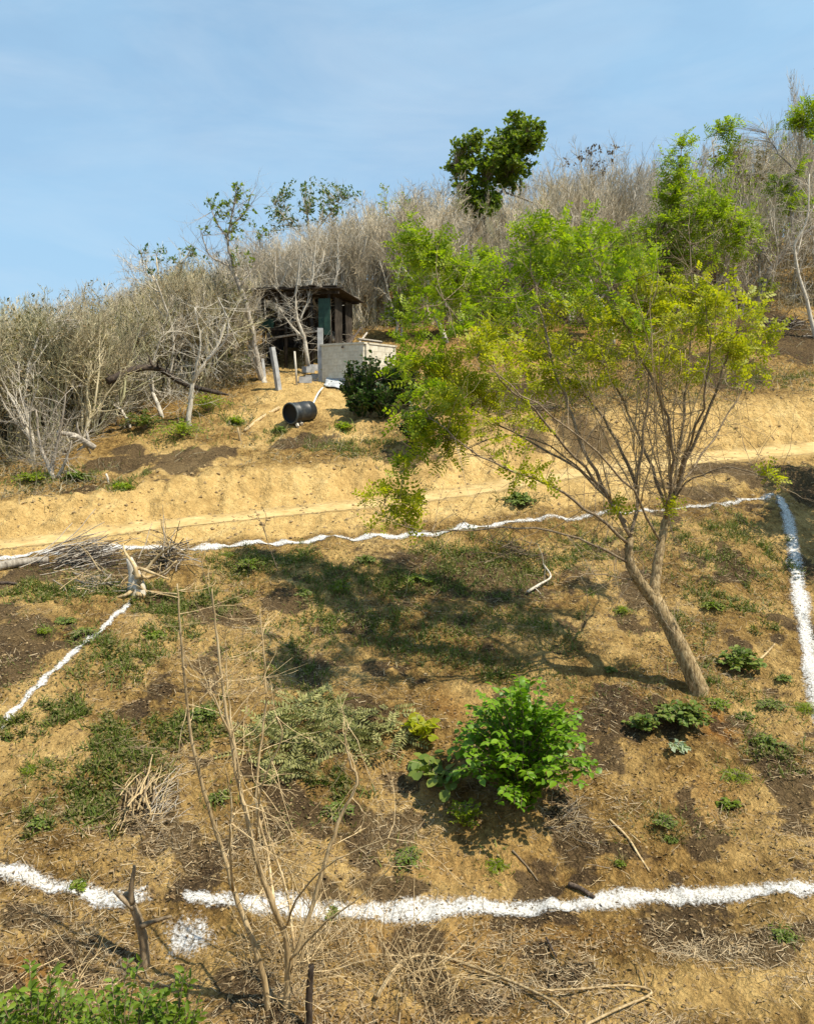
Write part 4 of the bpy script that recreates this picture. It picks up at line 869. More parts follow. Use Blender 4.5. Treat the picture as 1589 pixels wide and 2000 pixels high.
so_ = on_ground(*(P(598, 706, 28.6)[:2])); A_SH = math.radians(-14)
sh = thing("shed", "dark open-fronted shed of weathered planks and green sheets on the hillside", "shed", so_, rz=A_SH)
Wd, Dp, Hf, Hb = 2.3, 2.2, 2.0, 1.72
def shp(name, c, size, mat, rot=None, jit=0):
    b = MB(); b.box((0, 0, 0), size); o = b.build(name, mat, sh); o.location = c
    if rot: o.rotation_euler = rot
    return o
def gz(lx, ly):        # terrain under a point of the shed, in shed space
    w = rotz(A_SH) @ np.array([lx, ly, 0]) + so_; return float(Hs(w[0], w[1])) - so_[2]
for lx, ly, top in [(-Wd / 2, -.9, Hf), (-.35, -.95, Hf), (Wd / 2, -.9, Hf), (-Wd / 2, 1.2, Hb + .25), (Wd / 2, 1.2, Hb + .25), (.55, -.95, Hf)]:
    z0 = gz(lx, ly) - .1
    b = MB(); b.tubes(np.array([[lx, ly, z0], [lx + .02, ly, (z0 + top) / 2], [lx, ly, top]]), np.array([.06, .055, .05]), 6, True); b.build("post", M_PLANK, sh, True)
for ly, top in ((-.95, Hf), (1.2, Hb + .2)):
    shp("beam", (0, ly, top + .05), (Wd + .7, .10, .10), M_PLANK)
for i in range(13):            # roof boards running front to back
    lx = -Wd / 2 - .3 + i * (Wd + .6) / 12
    shp("roof_board", (lx, .12 + random.uniform(-.06, .06), Hf + .09 + .015 * (i % 2) + random.uniform(0, .02)), (.235, 3.0 + random.uniform(-.2, .2), .03), M_PLANK, (math.radians(-3.5), 0, random.uniform(-.02, .02)))
for i in range(11):            # back wall boards
    lx = -Wd / 2 + .12 + i * (Wd - .2) / 10
    z0 = gz(lx, 1.22); shp("wall_board", (lx, 1.26, (z0 + Hb + .1) / 2), (.24, .03, Hb + .25 - z0), M_PLANK, (0, random.uniform(-.01, .01), 0))
for i in (1, 2, 4, 5):         # right side boards with gaps
    ly = -.75 + i * .37; z0 = gz(Wd / 2, ly); shp("wall_board", (Wd / 2 + .07, ly, (z0 + Hf) / 2), (.03, .35, Hf - z0 - .1), M_PLANK)
for i in range(5):
    ly = -.35 + i * .37; z0 = gz(-Wd / 2, ly); shp("wall_board", (-Wd / 2 - .05, ly, (z0 + Hb) / 2), (.03, .30, Hb - z0 - .05), M_PLANK)
for i, lx in enumerate((.92, 1.12)):   # green sheet panel at the front right, three ribbed strips
    shp("green_panel", (lx, -1.0 - .01 * i, 1.28), (.20, .025, 1.15), M_GREENP, (0, 0, .03 * i))
shp("green_panel", (-1.05, -.98, 1.12), (.62, .02, .30), M_GREENP)
shp("rail", (-.85, -1.02, .92), (1.0, .05, .06), M_PLANK); shp("rail", (.1, -1.03, .75), (1.7, .05, .06), M_GREYWOOD, (0, -.12, 0))
for k in range(4):
    b = MB(); x0 = -1.2 + k * .75; b.tubes(smooth([[x0, -1.35, Hf + .12], [x0 + .3, 0, Hf + .2], [x0 + .5, 1.4, Hf + .15]]), np.linspace(.035, .025, 8)[:len(smooth([[0]*3,[0]*3,[0]*3]))], 6, True) if False else b.tubes(np.array([[x0, -1.45, Hf + .16], [x0 + .2, 0, Hf + .19], [x0 + .35, 1.5, Hf + .15]]), np.array([.035, .032, .028]), 6, True)
    b.build("roof_pole", M_GREYWOOD, sh, True)
shp("roof_board", (.2, -1.32, Hf + .15), (Wd + .9, .12, .04), M_PLANK, (0, .015, 0))

# whitewashed block enclosure, one corner towards the viewer
cor = G(712, 757); a_ = math.radians(33)
wt = thing("block_wall", "whitewashed concrete block enclosure with a corner towards the viewer", "wall", cor - np.array([0, 0, .1]))
dL = np.array([-math.cos(a_), math.sin(a_), 0]); dR = np.array([math.sin(a_), math.cos(a_), 0])
blk = MB(); blk.box((0, 0, 0), (.392, .124, .193)); me_blk = blk.mesh("block", M_BLOCK)
blkh = MB(); blkh.box((0, 0, 0), (.192, .124, .193)); me_half = blkh.mesh("block", M_BLOCK)
blkg = MB(); blkg.box((0, 0, 0), (.392, .124, .193)); me_g = blkg.mesh("block", M_GREYC)
def wall_run(d, ncol, nrow, side, skip):
    ang = math.atan2(d[1], d[0])
    mm = MB(); mm.box((0, 0, 0), (ncol * .4 - .02, .11, nrow * .2 - .02))
    o = mm.build("mortar_core", M_BLOCK, wt); c = d * (ncol * .2) + np.array([0, 0, nrow * .1]); o.location = c; o.rotation_euler.z = ang
    for r_ in range(nrow):
        off = 0.2 if (r_ + side) % 2 else 0.0
        k = -off
        while k < ncol * .4 - .05:
            lo, hi = max(k, 0), min(k + .4, ncol * .4); ln = hi - lo
            if not skip(lo, r_):
                o = link("block", (me_g if r_ < 2 and side == 0 else me_blk) if ln > .3 else me_half, wt)
                c = d * (lo + ln / 2) + np.array([0, 0, r_ * .2 + .1]); o.location = c + np.array([random.uniform(-.004, .004), random.uniform(-.004, .004), 0]); o.rotation_euler.z = ang
            k += .4
wall_run(dL, 4, 7, 0, lambda x, r_: False)
wall_run(dR, 4, 7, 1, lambda x, r_: False)
b = MB(); b.box((0, 0, 0), (1.7, .17, .05)); o = b.build("coping", M_BLOCK, wt); o.location = dL * .8 + np.array([0, 0, 1.425]); o.rotation_euler.z = math.atan2(dL[1], dL[0])
b = MB(); b.box((0, 0, 0), (1.5, .17, .05)); o = b.build("coping", M_BLOCK, wt); o.location = dR * .88 + np.array([0, 0, 1.422]); o.rotation_euler.z = math.atan2(dR[1], dR[0])
b = MB(); b.box((0, 0, 0), (.16, .16, 2.0)); o = b.build("corner_post", M_GREYC, wt); o.location = dL * 1.69 + np.array([0, 0, .95])
# boards leaning over the enclosure
for i, (pa, pb, w_) in enumerate([((705, 640), (680, 672), .07), ((716, 650), (696, 676), .06), ((690, 655), (668, 678), .06), ((745, 668), (700, 662), .07)]):
    p0, p1 = P(*pa, cor[1] + 1.4), P(*pb, cor[1] + .3); b = MB(); b.tubes(np.array([p0, (p0 + p1) / 2, p1]) - p1, np.array([w_ * .6] * 3), 4, True)
    o = b.build("lumber_piece", [M_DARKWOOD, M_GREYWOOD][i % 2]); o.location = p1
    tag(o, ["dark board leaning high over the block enclosure", "grey pole leaning beside the board on the block enclosure", "short dark board resting behind the enclosure's left wall", "long grey board lying across the enclosure top"][i], "board")
# sheet of grey tarp / slab at the wall foot and loose blocks
b = MB(); pp = [G(632, 757), G(706, 764), G(700, 748), G(640, 742)]
gx, gy = np.meshgrid(np.linspace(0, 1, 14), np.linspace(0, 1, 8)); q00, q10, q11, q01 = [np.array(v) for v in pp]
g_ = (q00[None, None] * ((1 - gx) * (1 - gy))[..., None] + q10 * (gx * (1 - gy))[..., None] + q11 * (gx * gy)[..., None] + q01 * ((1 - gx) * gy)[..., None])
g_[..., 2] = Hs(g_[..., 0], g_[..., 1]) + .05 + .12 * gy + .05 * fbm(g_[..., 0], g_[..., 1], 5, 2, 3); k = np.arange(gx.size).reshape(gx.shape)
c0 = g_.reshape(-1, 3).mean(0); b.add(g_ - c0, np.stack([k[:-1, :-1], k[:-1, 1:], k[1:, 1:], k[1:, :-1]], -1))
o = b.build("tarp", M_TARP, smooth=True); o.location = c0; md = o.modifiers.new("s", 'SOLIDIFY'); md.thickness = .01
tag(o, "crumpled grey tarp at the foot of the block wall", "tarp")
for i, (px, py) in enumerate([(596, 748), (608, 745), (621, 742), (602, 738), (614, 735)]):
    o = link("loose_block", me_g); p_ = G(px, py); o.location = p_ + np.array([0, 0, .09 + (.17 if i > 2 else 0)]); o.rotation_euler = (0, 0, .2 + .1 * i)
    tag(o, ["grey block left of the tarp, lowest left one", "grey block left of the tarp, lower middle one", "grey block touching the left end of the tarp", "grey block left of the tarp, upper left one", "grey block left of the tarp, upper right one"][i], "block", "loose grey blocks left of the tarp")

def post(name, label, cat, a, bpx, r, mat, sides=4, group=None, taper=.9):
    """upright from ground pixel a to pixel bpx at same depth"""
    g = G(*a); top = P(bpx[0], bpx[1], g[1]); b = MB()
    b.tubes(np.array([[0, 0, -.15], (top - g) * .5, top - g]), np.array([r, r * (1 + taper) / 2, r * taper]), sides, True)
    o = b.build(name, mat, None, sides > 5); o.location = g; return tag(o, label, cat, group)
post("concrete_post", "pale square concrete post leaning left in front of the shed", "post", (545, 760), (531, 678), .10, M_GREYC)
post("concrete_post", "short grey post behind the pale leaning concrete post", "post", (516, 742), (511, 700), .075, M_GREYC)
post("wooden_stake", "thin pale stake standing between concrete post and block wall", "stake", (580, 752), (575, 686), .035, M_PALEWOOD, 6)
post("wooden_stake", "thin stake on the slope left of the black tank", "stake", (470, 862), (464, 835), .03, M_DEAD, 6)
post("wooden_stake", "small pale stake above the burnt patches on the left slope", "stake", (214, 945), (207, 925), .025, M_PALEWOOD, 6)

# black water tank lying on its side, open end to the left
tk = G(590, 822); ax = nrm(np.array([.62, .78, .10])[None])[0]
tt_ = thing("water_tank", "black plastic water tank lying on its side on the slope", "tank", tk)
R0 = .275; L = 0.84
side = nrm(np.cross(ax, [0, 0, 1.])[None])[0]; upv = np.cross(side, ax)
def ring_at(s_, r): a = np.linspace(0, 2 * math.pi, 33)[:-1]; return (ax * s_ + upv * (R0 - .03))[None] + r * (np.cos(a)[:, None] * side + np.sin(a)[:, None] * upv)
def lathe(profile, name, mat, parent):
    b = MB(); rr = np.concatenate([ring_at(s_, r) for s_, r in profile]); n = 32; k = np.arange(len(rr)).reshape(-1, n)
    A_ = k[:-1]; B_ = np.roll(A_, -1, 1); D_ = k[1:]; C_ = np.roll(D_, -1, 1); b.add(rr, np.stack([A_, B_, C_, D_], -1).reshape(-1, 4)); return b.build(name, mat, parent, True)
bd = lathe([(-L / 2, R0), (-L / 2 + .03, R0 + .012), (-.25, R0), (-.24, R0 + .006), (-.22, R0 + .006), (-.21, R0), (.1, R0), (.11, R0 + .006), (.13, R0 + .006), (.14, R0), (L / 2 - .08, R0 - .01), (L / 2, R0 - .10), (L / 2 + .03, .12), (L / 2 + .03, .001)], "body", M_BLACKP, tt_)
lathe([(-L / 2, R0 - .02), (-L / 2 + .05, R0 - .025), (-L / 2 + .06, R0 - .06), (-L / 2 + .06, .001)], "inside", M_INSIDE, tt_)
lathe([(-L / 2 - .012, R0 - .022), (-L / 2 - .018, R0 + .012), (-L / 2 + .02, R0 + .022), (-L / 2 + .03, R0 + .01)], "rim", plain_mat("worn_plastic_rim", [(.05, .06, .06), (.11, .12, .12)], 6, .5, .1), bd)
# pipe leading from the tank up to the wall
p0, p1 = P(611, 789, tk[1] + .3), P(630, 757, cor[1] - .3); p1[2] = max(p1[2], Hs(p1[0], p1[1]) + .05); b = MB(); b.tubes(smooth([np.zeros(3), (p1 - p0) * .5 + np.array([0, 0, .06]), p1 - p0]), np.full(9, .028), 7, True)
o = b.build("plastic_pipe", M_WHITEPIPE, smooth=True); o.location = p0; tag(o, "white plastic pipe running from black tank up to the wall", "pipe")
for i, (pa, pb) in enumerate([((568, 818), (590, 832)), ((575, 826), (582, 838))]):
    g, h = G(*pa), G(*pb); b = MB(); b.tubes(np.array([[0, 0, .12], (h - g) + [0, 0, .05]]), np.array([.06, .045]), 5, True); o = b.build("wood_chock", M_PALEWOOD); o.location = g
    tag(o, ["pale wood chunk propping the black tank's left end", "smaller pale wood chunk below the black tank's left end"][i], "wood chunk")

# ------------------------------------------------------------------ plants
def leafy_plant(name, label, cat, pos, rad, hgt, stems, per, leaf, mat, tpl=LEAF8, group=None, seed=0, parts=0, droop=.5, stem_mat=None, up=.6, stem_r=.006, tilt=.45, start=.2, squash=1.0):
    """arching leafy stems; the leaves nearest the viewer can be objects of their own"""
    r = np.random.default_rng(seed); root = thing(name, label, cat, pos, group)
    az = r.random(stems) * 6.283; tl = np.sqrt(r.random(stems)) * 1.25
    tip = np.stack([np.cos(az) * np.sin(tl) * rad, np.sin(az) * np.sin(tl) * rad * squash, hgt * (.25 + .75 * np.cos(tl)) * (.75 + .3 * r.random(stems))], -1)
    t_ = np.linspace(0, 1, 7)[None, :, None]
    ctrl = tip * [.35, .35, .75] + r.normal(size=tip.shape) * .04 * rad
    p = (2 * (1 - t_) * t_) * ctrl[:, None] + t_ ** 2 * tip[:, None]
    p[..., 2] -= droop * rad * .35 * t_[..., 0] ** 3
    p[..., 2] = np.maximum(p[..., 2], .01)
    b = MB(); b.tubes(p, np.full((stems, 1), stem_r) * np.linspace(1, .35, 7)[None], 4); o = b.build("stems", stem_mat or M_BRANCH, root)
    if stems > 12: o['kind'] = 'stuff'
    i = np.repeat(np.arange(stems), per); k = np.tile(np.arange(per), stems); m = len(i)
    f = (start + (1 - start) * (k + .5 * r.random(m)) / per) * 6; f = np.minimum(f, 5.99); kk = f.astype(int); ff = (f - kk)[:, None]
    q = p[i, kk] * (1 - ff) + p[i, kk + 1] * ff; tg = nrm(p[i, kk + 1] - p[i, kk])
    sd = nrm(np.cross(tg, np.array([0, 0, 1.]) + .2 * r.normal(size=(m, 3)))) * np.where(k % 2 == 0, 1, -1)[:, None]
    dr = nrm(sd * .9 + tg * .55 + r.normal(size=(m, 3)) * .25 + [0, 0, -.25 * droop])
    nn = nrm(np.cross(sd, tg) * np.where(k % 2 == 0, 1, -1)[:, None] * 1 + [0, 0, .6] + r.normal(size=(m, 3)) * tilt); nn[nn[:, 2] < 0] *= -1
    sz = leaf * (.6 + .7 * r.random(m)); own = np.zeros(m, bool)
    if parts:
        view = -(np.asarray(pos)); view = view / np.linalg.norm(view); sc = q @ view + q[:, 2] * .5 + r.random(m) * .2 * rad
        own[np.argsort(-sc)[:parts]] = True
        ml = MB(); ml.place(tpl, np.zeros((1, 3)), [[0, 1, 0]], [[0, 0, 1]], 1.0); me = ml.mesh("leaf", mat, True)
        for j in np.nonzero(own)[0]:
            Yv = dr[j]; Xv = nrm(np.cross(Yv, nn[j])[None])[0]; Zv = np.cross(Xv, Yv)
            M_ = Matrix(((Xv[0], Yv[0], Zv[0], q[j, 0]), (Xv[1], Yv[1], Zv[1], q[j, 1]), (Xv[2], Yv[2], Zv[2], q[j, 2]), (0, 0, 0, 1)))
            o = link("leaf", me, root); o.matrix_local = M_ @ Matrix.Scale(float(sz[j]), 4)
    if name == 'weed':
        nb_ = int(50 + 160 * rad); a = r.random(nb_) * 6.283; dd_ = rad * 1.5 * r.random(nb_) ** .7; bx = np.stack([np.cos(a) * dd_, np.sin(a) * dd_, 0 * a], -1); bx[:, 2] = Hs(bx[:, 0] + pos[0], bx[:, 1] + pos[1]) - pos[2]
        b = MB(); b.place(BLADE, bx, r.normal(size=(nb_, 3)) * .6 + [0, 0, .8], rdir(nb_, 0, r), (.04 + .10 * r.random(nb_)) * (1 if pos[1] < 16 else 2)); o = b.build('grass_blades', [L_WEED, L_OLIVE][seed % 2], root); o['kind'] = 'stuff'
    if (~own).any():
        b = MB(); b.place(tpl, q[~own], dr[~own], nn[~own], sz[~own]); o = b.build("foliage", mat, root, True); o['kind'] = 'stuff'
    return root

# the bright bush in the middle of the plot
leafy_plant("green_bush", "large bright green leafy bush in the lower middle of the plot", "bush", G(1015, 1612) + np.array([0.05, .25, -.02]), 0.92, 1.92, 170, 24, .086, L_BUSH, LEAF8, None, 5, 300, .75, stem_r=.007, start=.10)
leafy_plant("green_bush", "small dense bush at the lower left foot of the bright bush", "bush", G(905, 1615), .24, .36, 22, 14, .055, L_MID, LEAF4, None, 6)
leafy_plant("broad_leaved_plant", "cut plant with round pale green leaves left of the bright bush", "plant", G(842, 1545) + np.array([0, .1, 0]), .45, .50, 12, 7, .12, L_WEED, ROUND, None, 7, 60, .7, start=.3)
leafy_plant("broad_leaved_plant", "yellow-green broad-leaved sprig at upper left of the bright bush", "plant", G(822, 1450), .26, .42, 10, 7, .11, L_YEL, ROUND, None, 8, 40, .6)
leafy_plant("low_bush", "low dark green bush at the foot of the leaning tree", "bush", G(1330, 1420), .42, .42, 46, 14, .075, L_WEED, LEAF8, None, 9, 150)
leafy_plant("low_bush", "smaller dark low bush left of the bush under the leaning tree", "bush", G(1255, 1430), .26, .30, 24, 12, .065, L_WEED, LEAF8, None, 10)
leafy_plant("wilted_branch", "silvery wilted leafy branch hanging downslope of the low bush", "branch", G(1322, 1470), .16, .22, 9, 10, .085, L_SILVER, LEAF4, None, 11, 0, 1.2)
leafy_plant("low_bush", "leafy green clump right of the leaning trunk", "bush", G(1445, 1310), .36, .42, 34, 13, .075, L_WEED, LEAF8, None, 12, 90)
WEEDS = [(1505, 1380, .22, "small weed left of the right chalk line, the higher branched one"), (1530, 1330, .13, "tiny dark weed beside the right chalk line"), (1575, 1390, .22, "leafy weed at the right edge beside the chalk line"),
         (1400, 1378, .20, "spreading weed just right of the leaning trunk's foot"), (1455, 1405, .15, "flat weed below the leaning trunk's right side"), (1495, 1460, .26, "greyish weed on the right slope below the chalk line"),
         (1435, 1520, .20, "round dark weed on the lower right slope, upper of three"), (1425, 1580, .15, "round dark weed on the lower right slope, middle of three"), (1295, 1608, .15, "grey-green weed on the lower right slope, lowest left of three"),
         (1310, 1642, .07, "tiny green sprout below the grey-green weed"), (970, 1690, .14, "small weed below the bright bush"), (1210, 1690, .05, "tiny sprig on bare soil above the lower chalk line"), (1530, 1835, .11, "small weed below the lower chalk line at right"),
         (1190, 1310, .10, "thin weed in the leaning tree's shadow left of the trunk"), (1215, 1195, .14, "weed behind the leaning trunk on its left"), (1390, 1190, .22, "green weed patch right of the leaning tree's fork"),
         (165, 1240, .24, "bright weed beside the left chalk line's top end"), (128, 1218, .15, "small weed left of the left chalk line"), (85, 1235, .10, "tiny weed on bare soil at the left"), (300, 1245, .18, "weed right of the left chalk line's top end"),
         (595, 1160, .20, "dark weed in the middle plot below the upper chalk line"), (715, 1100, .22, "upright dark weed under the leaning tree's hanging left foliage"), (665, 1150, .26, "low dark weed clump at the shadow's left end"), (810, 1135, .28, "low dark weed clump in the middle shadow"),
         (430, 1560, .13, "lone round weed right of the stick pile"), (400, 1400, .20, "green weed behind the dead shrub's tall stalks"), (445, 1085, .14, "small weed at the upper chalk line near the stump"), (490, 1110, .26, "weed clump below the upper chalk line, left of middle"),
         (660, 1590, .20, "bright green sprig behind the dead shrub's right stem"), (80, 1610, .13, "sprawling weed near the lower left"), (60, 1505, .10, "small weed at the left edge of the slope"),
         (155, 1735, .08, "tiny sprig on the lower left chalk line"), (800, 1680, .20, "compound-leaved sprig below the cut broad-leaved plant"), (645, 1785, .11, "small dark weed on the lower chalk line behind the dead shrub"),
         (670, 840, .24, "weed below the black tank on its right"), (545, 845, .18, "weed at the left end of the black tank"), (355, 855, .80, "green clump under the pale forked tree"), (280, 840, .55, "dark green clump at the thicket edge"), (405, 805, .72, "dark green clump uphill of the pale forked tree"),
         (445, 725, .95, "green bush in the thicket left of the shed"), (65, 940, .45, "dark bush at the foot of the thicket near the left edge"), (150, 940, .26, "low weed at the foot of the left thicket"), (240, 955, .20, "green weed between the burnt patches and the bank"),
         (1012, 985, .42, "dark green bush growing on the bank below the track"), (460, 830, .26, "thin dry weed left of the tank on the slope")]
for i, (px, py, rd, lab) in enumerate(WEEDS):
    g = G(px, py); far = g[1] > 16
    pin = i % 4 == 2 and not far
    leafy_plant("weed", lab, "weed", g, rd * 1.15, rd * (.7 if not far else .95) * (.7 + .6 * ((i * 37) % 10) / 10), int(18 + 50 * rd + (10 if far else 0)), 12, (.032 + .04 * rd) if not far else .07, ([L_WEED, L_WEED, L_MID, L_CROWN][i % 4] if not far else [L_MID, L_WEED][i % 2]), PIN4 if pin else [LEAF4, LEAF8][i % 2], "weeds and low plants", 200 + i, droop=.5, start=.25)
# columnar dark shrubs in front of the wall
for i, (px, py, rd, h, lab) in enumerate([(690, 810, .34, 1.45, "dark glossy shrub before the block wall, leftmost of three"), (724, 812, .40, 1.75, "dark glossy shrub before the wall corner, middle and tallest"), (762, 806, .48, 1.5, "dark glossy shrub right of the wall corner"),
                                          (706, 818, .36, .85, "low dark shrub between the left and middle shrubs before the wall"), (748, 820, .42, .95, "low dark shrub below the wall corner's right"), (792, 800, .55, 1.35, "dark shrub right of the wall under the leaning tree's left foliage"),
                                          (812, 885, .42, 1.2, "dark bush hanging over the bank behind the leaning tree's left foliage")]):
    leafy_plant("dark_shrub", lab, "shrub", G(px, py), rd * 1.25, h * 1.08, 80, 20, .10, L_DARK, LEAF8, "dark shrubs by the wall", 300 + i, droop=.25, stem_r=.012, start=.08)
# leafy shrub at the lower left corner, close to the viewer
for i, (px, py, Yc, rd, h, lab) in enumerate([(60, 1990, 4.9, .52, .62, "bright leafy shrub filling the lower left corner"), (230, 1995, 4.9, .50, .55, "bright leafy shrub right of the corner shrub at bottom left"), (340, 2010, 4.9, .26, .40, "sparse leafy shrub at the bottom beside the corner shrubs")]):
    q = P(px, py, Yc); g = on_ground(q[0], q[1])
    leafy_plant("corner_shrub", lab, "shrub", g, rd, max(h, q[2] - g[2] + .46), 90, 24, .062, L_CORNER, LEAF8N, "shrubs in the lower left corner", 320 + i, 100, .5, start=.2)

# ------------------------------------------------------------------ cut leaf heap, brush piles, stumps, sticks
def heap_of_fronds(label, pix, n, mat, seed, tpl=PIN8, size=.34):
    c = G(*pix[:2]); rx, ry = pix[2] / ppm(c[1]), abs(G(pix[0], pix[1] - pix[3])[1] - c[1]); r = np.random.default_rng(seed)
    root = thing("leaf_heap", label, "leaf heap", c)
    ml = MB(); ml.place(tpl, np.zeros((1, 3)), [[0, 1, 0]], [[0, 0, 1]], 1.0); me = ml.mesh("frond", mat)
    for k in range(n):
        a, d = r.random() * 6.283, math.sqrt(r.random()); x, y = c[0] + math.cos(a) * d * rx, c[1] + math.sin(a) * d * ry
        z = float(Hs(x, y)) + .03 + .16 * (1 - d) * r.random()
        o = link("frond", me, root); o.location = (x - c[0], y - c[1], z - c[2]); o.rotation_euler = (r.normal() * .5 + .1, r.normal() * .6, r.random() * 6.283); s_ = size * (.6 + .7 * r.random()); o.scale = (s_, s_, s_)
heap_of_fronds("heap of cut wilting feathery fronds in the middle of the plot", (635, 1415, 110, 55), 210, L_WILT, 61)
heap_of_fronds("scattered wilted fronds downhill left of the frond heap", (545, 1480, 75, 55), 90, L_WILT, 62)
heap_of_fronds("small strip of wilted fronds between frond heap and bright bush", (755, 1435, 50, 45), 55, L_WILT, 63)

STK = []
for k in range(6):
    r = np.random.default_rng(900 + k); p, rd_, _ = grow_level(r, np.zeros((1, 3)), np.array([[0, 1., 0]]), np.array([1.0]), np.array([1.0]), 5, .12, .0, .5); STK.append((p, rd_))
def stick_mesh(k, rel, mat):
    b = MB(); p, rd_ = STK[k]; b.tubes(p, rd_ * rel, 4, True); return b.mesh("stick", mat)
def brush_pile(label, pix, n, mats, seed, hgt, L0, L1, rr=.014, flat=.35, dirbias=None, name="brush_pile", part="stick"):
    c = G(*pix[:2]); rx, ry = pix[2] / ppm(c[1]), pix[3] / ppm(c[1]); r = np.random.default_rng(seed); root = thing(name, label, "brush pile", c)
    mm = [[stick_mesh(k, rr, m_) for k in range(6)] for m_ in mats]
    for j in range(n):
        a, d = r.random() * 6.283, abs(r.normal()) * .55; x, y = c[0] + math.cos(a) * d * rx, c[1] + math.sin(a) * d * ry
        z = float(Hs(x, y)) + .02 + hgt * max(0, 1 - d) * r.random()
        dv = r.normal(size=3) * [1, .8, flat]
        if dirbias is not None: dv = np.asarray(dirbias) * (1 if r.random() < .5 else -1) + dv * .35
        o = link(part, mm[r.integers(0, len(mats))][r.integers(0, 6)], root); L_ = L0 + (L1 - L0) * r.random() ** 1.5
        qn = Vector((0, 1, 0)).rotation_difference(Vector([float(e) for e in dv])); o.rotation_mode = 'QUATERNION'; o.rotation_quaternion = qn
        off = np.array(qn @ Vector((0, -L_ / 2, 0))); o.location = (x - c[0] + off[0], y - c[1] + off[1], z - c[2] + abs(off[2]) * (.6 if dirbias is None else .05)); o.scale = (L_, L_, L_)
    return root
brush_pile("heap of grey dry twigs at the left end of the upper chalk line", (165, 1098, 70, 60), 190, [M_GREYWOOD, M_DARKWOOD, M_GREYWOOD], 71, .42, .35, 1.0, .012, .35, (.9, .5, .25))
brush_pile("pale brown brushwood below the grey twig heap at left", (185, 1150, 75, 50), 90, [M_DEAD, M_GREYWOOD], 72, .22, .3, .8, .012)
brush_pile("tangle of dark dry roots right of the uprooted stump", (330, 1105, 45, 50), 110, [M_DARKWOOD, M_DEAD, M_GREYWOOD], 73, .35, .3, .9, .014, .7)
brush_pile("bundle of cut tan sticks lying downslope on the left", (285, 1560, 40, 70), 70, [M_DEAD, M_BRANCH, M_DEAD], 74, .08, .3, .75, .017, .12, (-.22, 1.0, .22))
brush_pile("whitish dry branch tops beside the cut tan sticks", (325, 1570, 34, 80), 80, [M_GREYWOOD, M_DEAD, M_PALEWOOD], 75, .07, .2, .6, .008, .2, (.5, 1.0, .2))
brush_pile("brown twig litter heap around the cut tan sticks", (280, 1610, 110, 90), 120, [M_DEAD, M_BRANCH], 76, .06, .15, .5, .012, .15)
brush_pile("dry sticks heaped uphill of the cut tan sticks", (270, 1470, 90, 60), 80, [M_DEAD, M_BRANCH], 77, .06, .15, .45, .012, .2)
brush_pile("dark brushwood under the leaning tree's left limbs below the upper line", (1000, 1085, 90, 60), 110, [M_BRANCH, M_DARKWOOD], 78, .22, .3, .9, .010, .4)
brush_pile("dry stubble heap below the bright bush beside the dark streak", (1120, 1610, 60, 110), 150, [M_GREYWOOD, M_DEAD, M_BRANCH], 79, .04, .1, .4, .012, .2)
brush_pile("fallen bare sticks at the thicket foot left of the shed", (250, 740, 150, 60), 60, [M_DARKWOOD, M_GREYWOOD], 80, .5, .8, 2.0, .016, .5)
brush_pile("dry branches lying under the trees at the right edge", (1530, 640, 100, 60), 80, [M_DARKWOOD, M_GREYWOOD], 81, .2, .6, 1.6, .014, .25)
brush_pile("dark charred sticks on the slope behind the leaning tree", (1060, 800, 180, 60), 80, [M_DARKWOOD, M_BRANCH], 82, .08, .4, 1.2, .014, .15)

def wood(name, label, cat, pix, r0, r1, mat, group=None, lift=.02, Yoff=None, sides=7, sub=None, taper_pow=1.0):
    """a piece of wood along pixels; (px,py) lies on the ground, (px,py,Y) hangs at depth Y"""
    pts = [G(*p[:2]) + np.array([0, 0, lift]) if len(p) == 2 else P(*p) for p in pix]; c = np.array(pts[0]); w = smooth(pts)
    b = MB(); b.tubes(w - c, r0 + (r1 - r0) * np.linspace(0, 1, len(w)) ** taper_pow, sides, True)
    if sub:
        r = np.random.default_rng(len(pix) * 7 + int(pix[0][0])); k = r.integers(1, len(w), sub); Ls = .15 + .35 * r.random(sub); p, rr_, _ = grow_level(r, w[k], rdir(sub, .3, r), Ls, np.full(sub, r1 * .8), 4, .2, 0, .3); b.tubes(p - c, rr_, 3)
    o = b.build(name, mat, None, True); o.location = c; return tag(o, label, cat, group)
wood("fallen_log", "pale grey log entering from the left edge below the upper line", "log", [(-60, 1130), (0, 1113), (50, 1104), (95, 1100)], .085, .06, M_GREYWOOD, lift=.06)
wood("fallen_branch", "dark thin branch at the left edge below the pale log", "branch", [(-30, 1145), (20, 1142), (60, 1150)], .03, .015, M_DARKWOOD)
wood("stick", "long curved bare stick on the slope below the bright bush", "stick", [(1190, 1605), (1225, 1640), (1250, 1680), (1268, 1710)], .016, .010, M_DEAD)
wood("stick", "charred stick lying on the lower chalk line at right", "stick", [(1110, 1735), (1135, 1742), (1160, 1760)], .03, .02, M_DARKWOOD, lift=.03)
wood("stick", "pale straight stick leaning near the right chalk line", "stick", [(1482, 1298), (1498, 1282), (1512, 1266)], .018, .013, M_DEAD, lift=.06)
wood("stick", "thin stick above the lower chalk line left of the stubble", "stick", [(1000, 1665), (1030, 1700), (1050, 1725)], .012, .007, M_BRANCH)
wood("stick", "small dark upright stick below the lower chalk line", "stick", [(1066, 1840), (1076, 1860), (1086, 1880)], .012, .009, M_DARKWOOD, lift=.04)
wood("fallen_branch", "bare forked branch lying below the leaning tree's left limbs", "branch", [(1030, 1165), (1055, 1150), (1075, 1135), (1060, 1110)], .025, .012, M_PALEWOOD, lift=.08, sub=6)
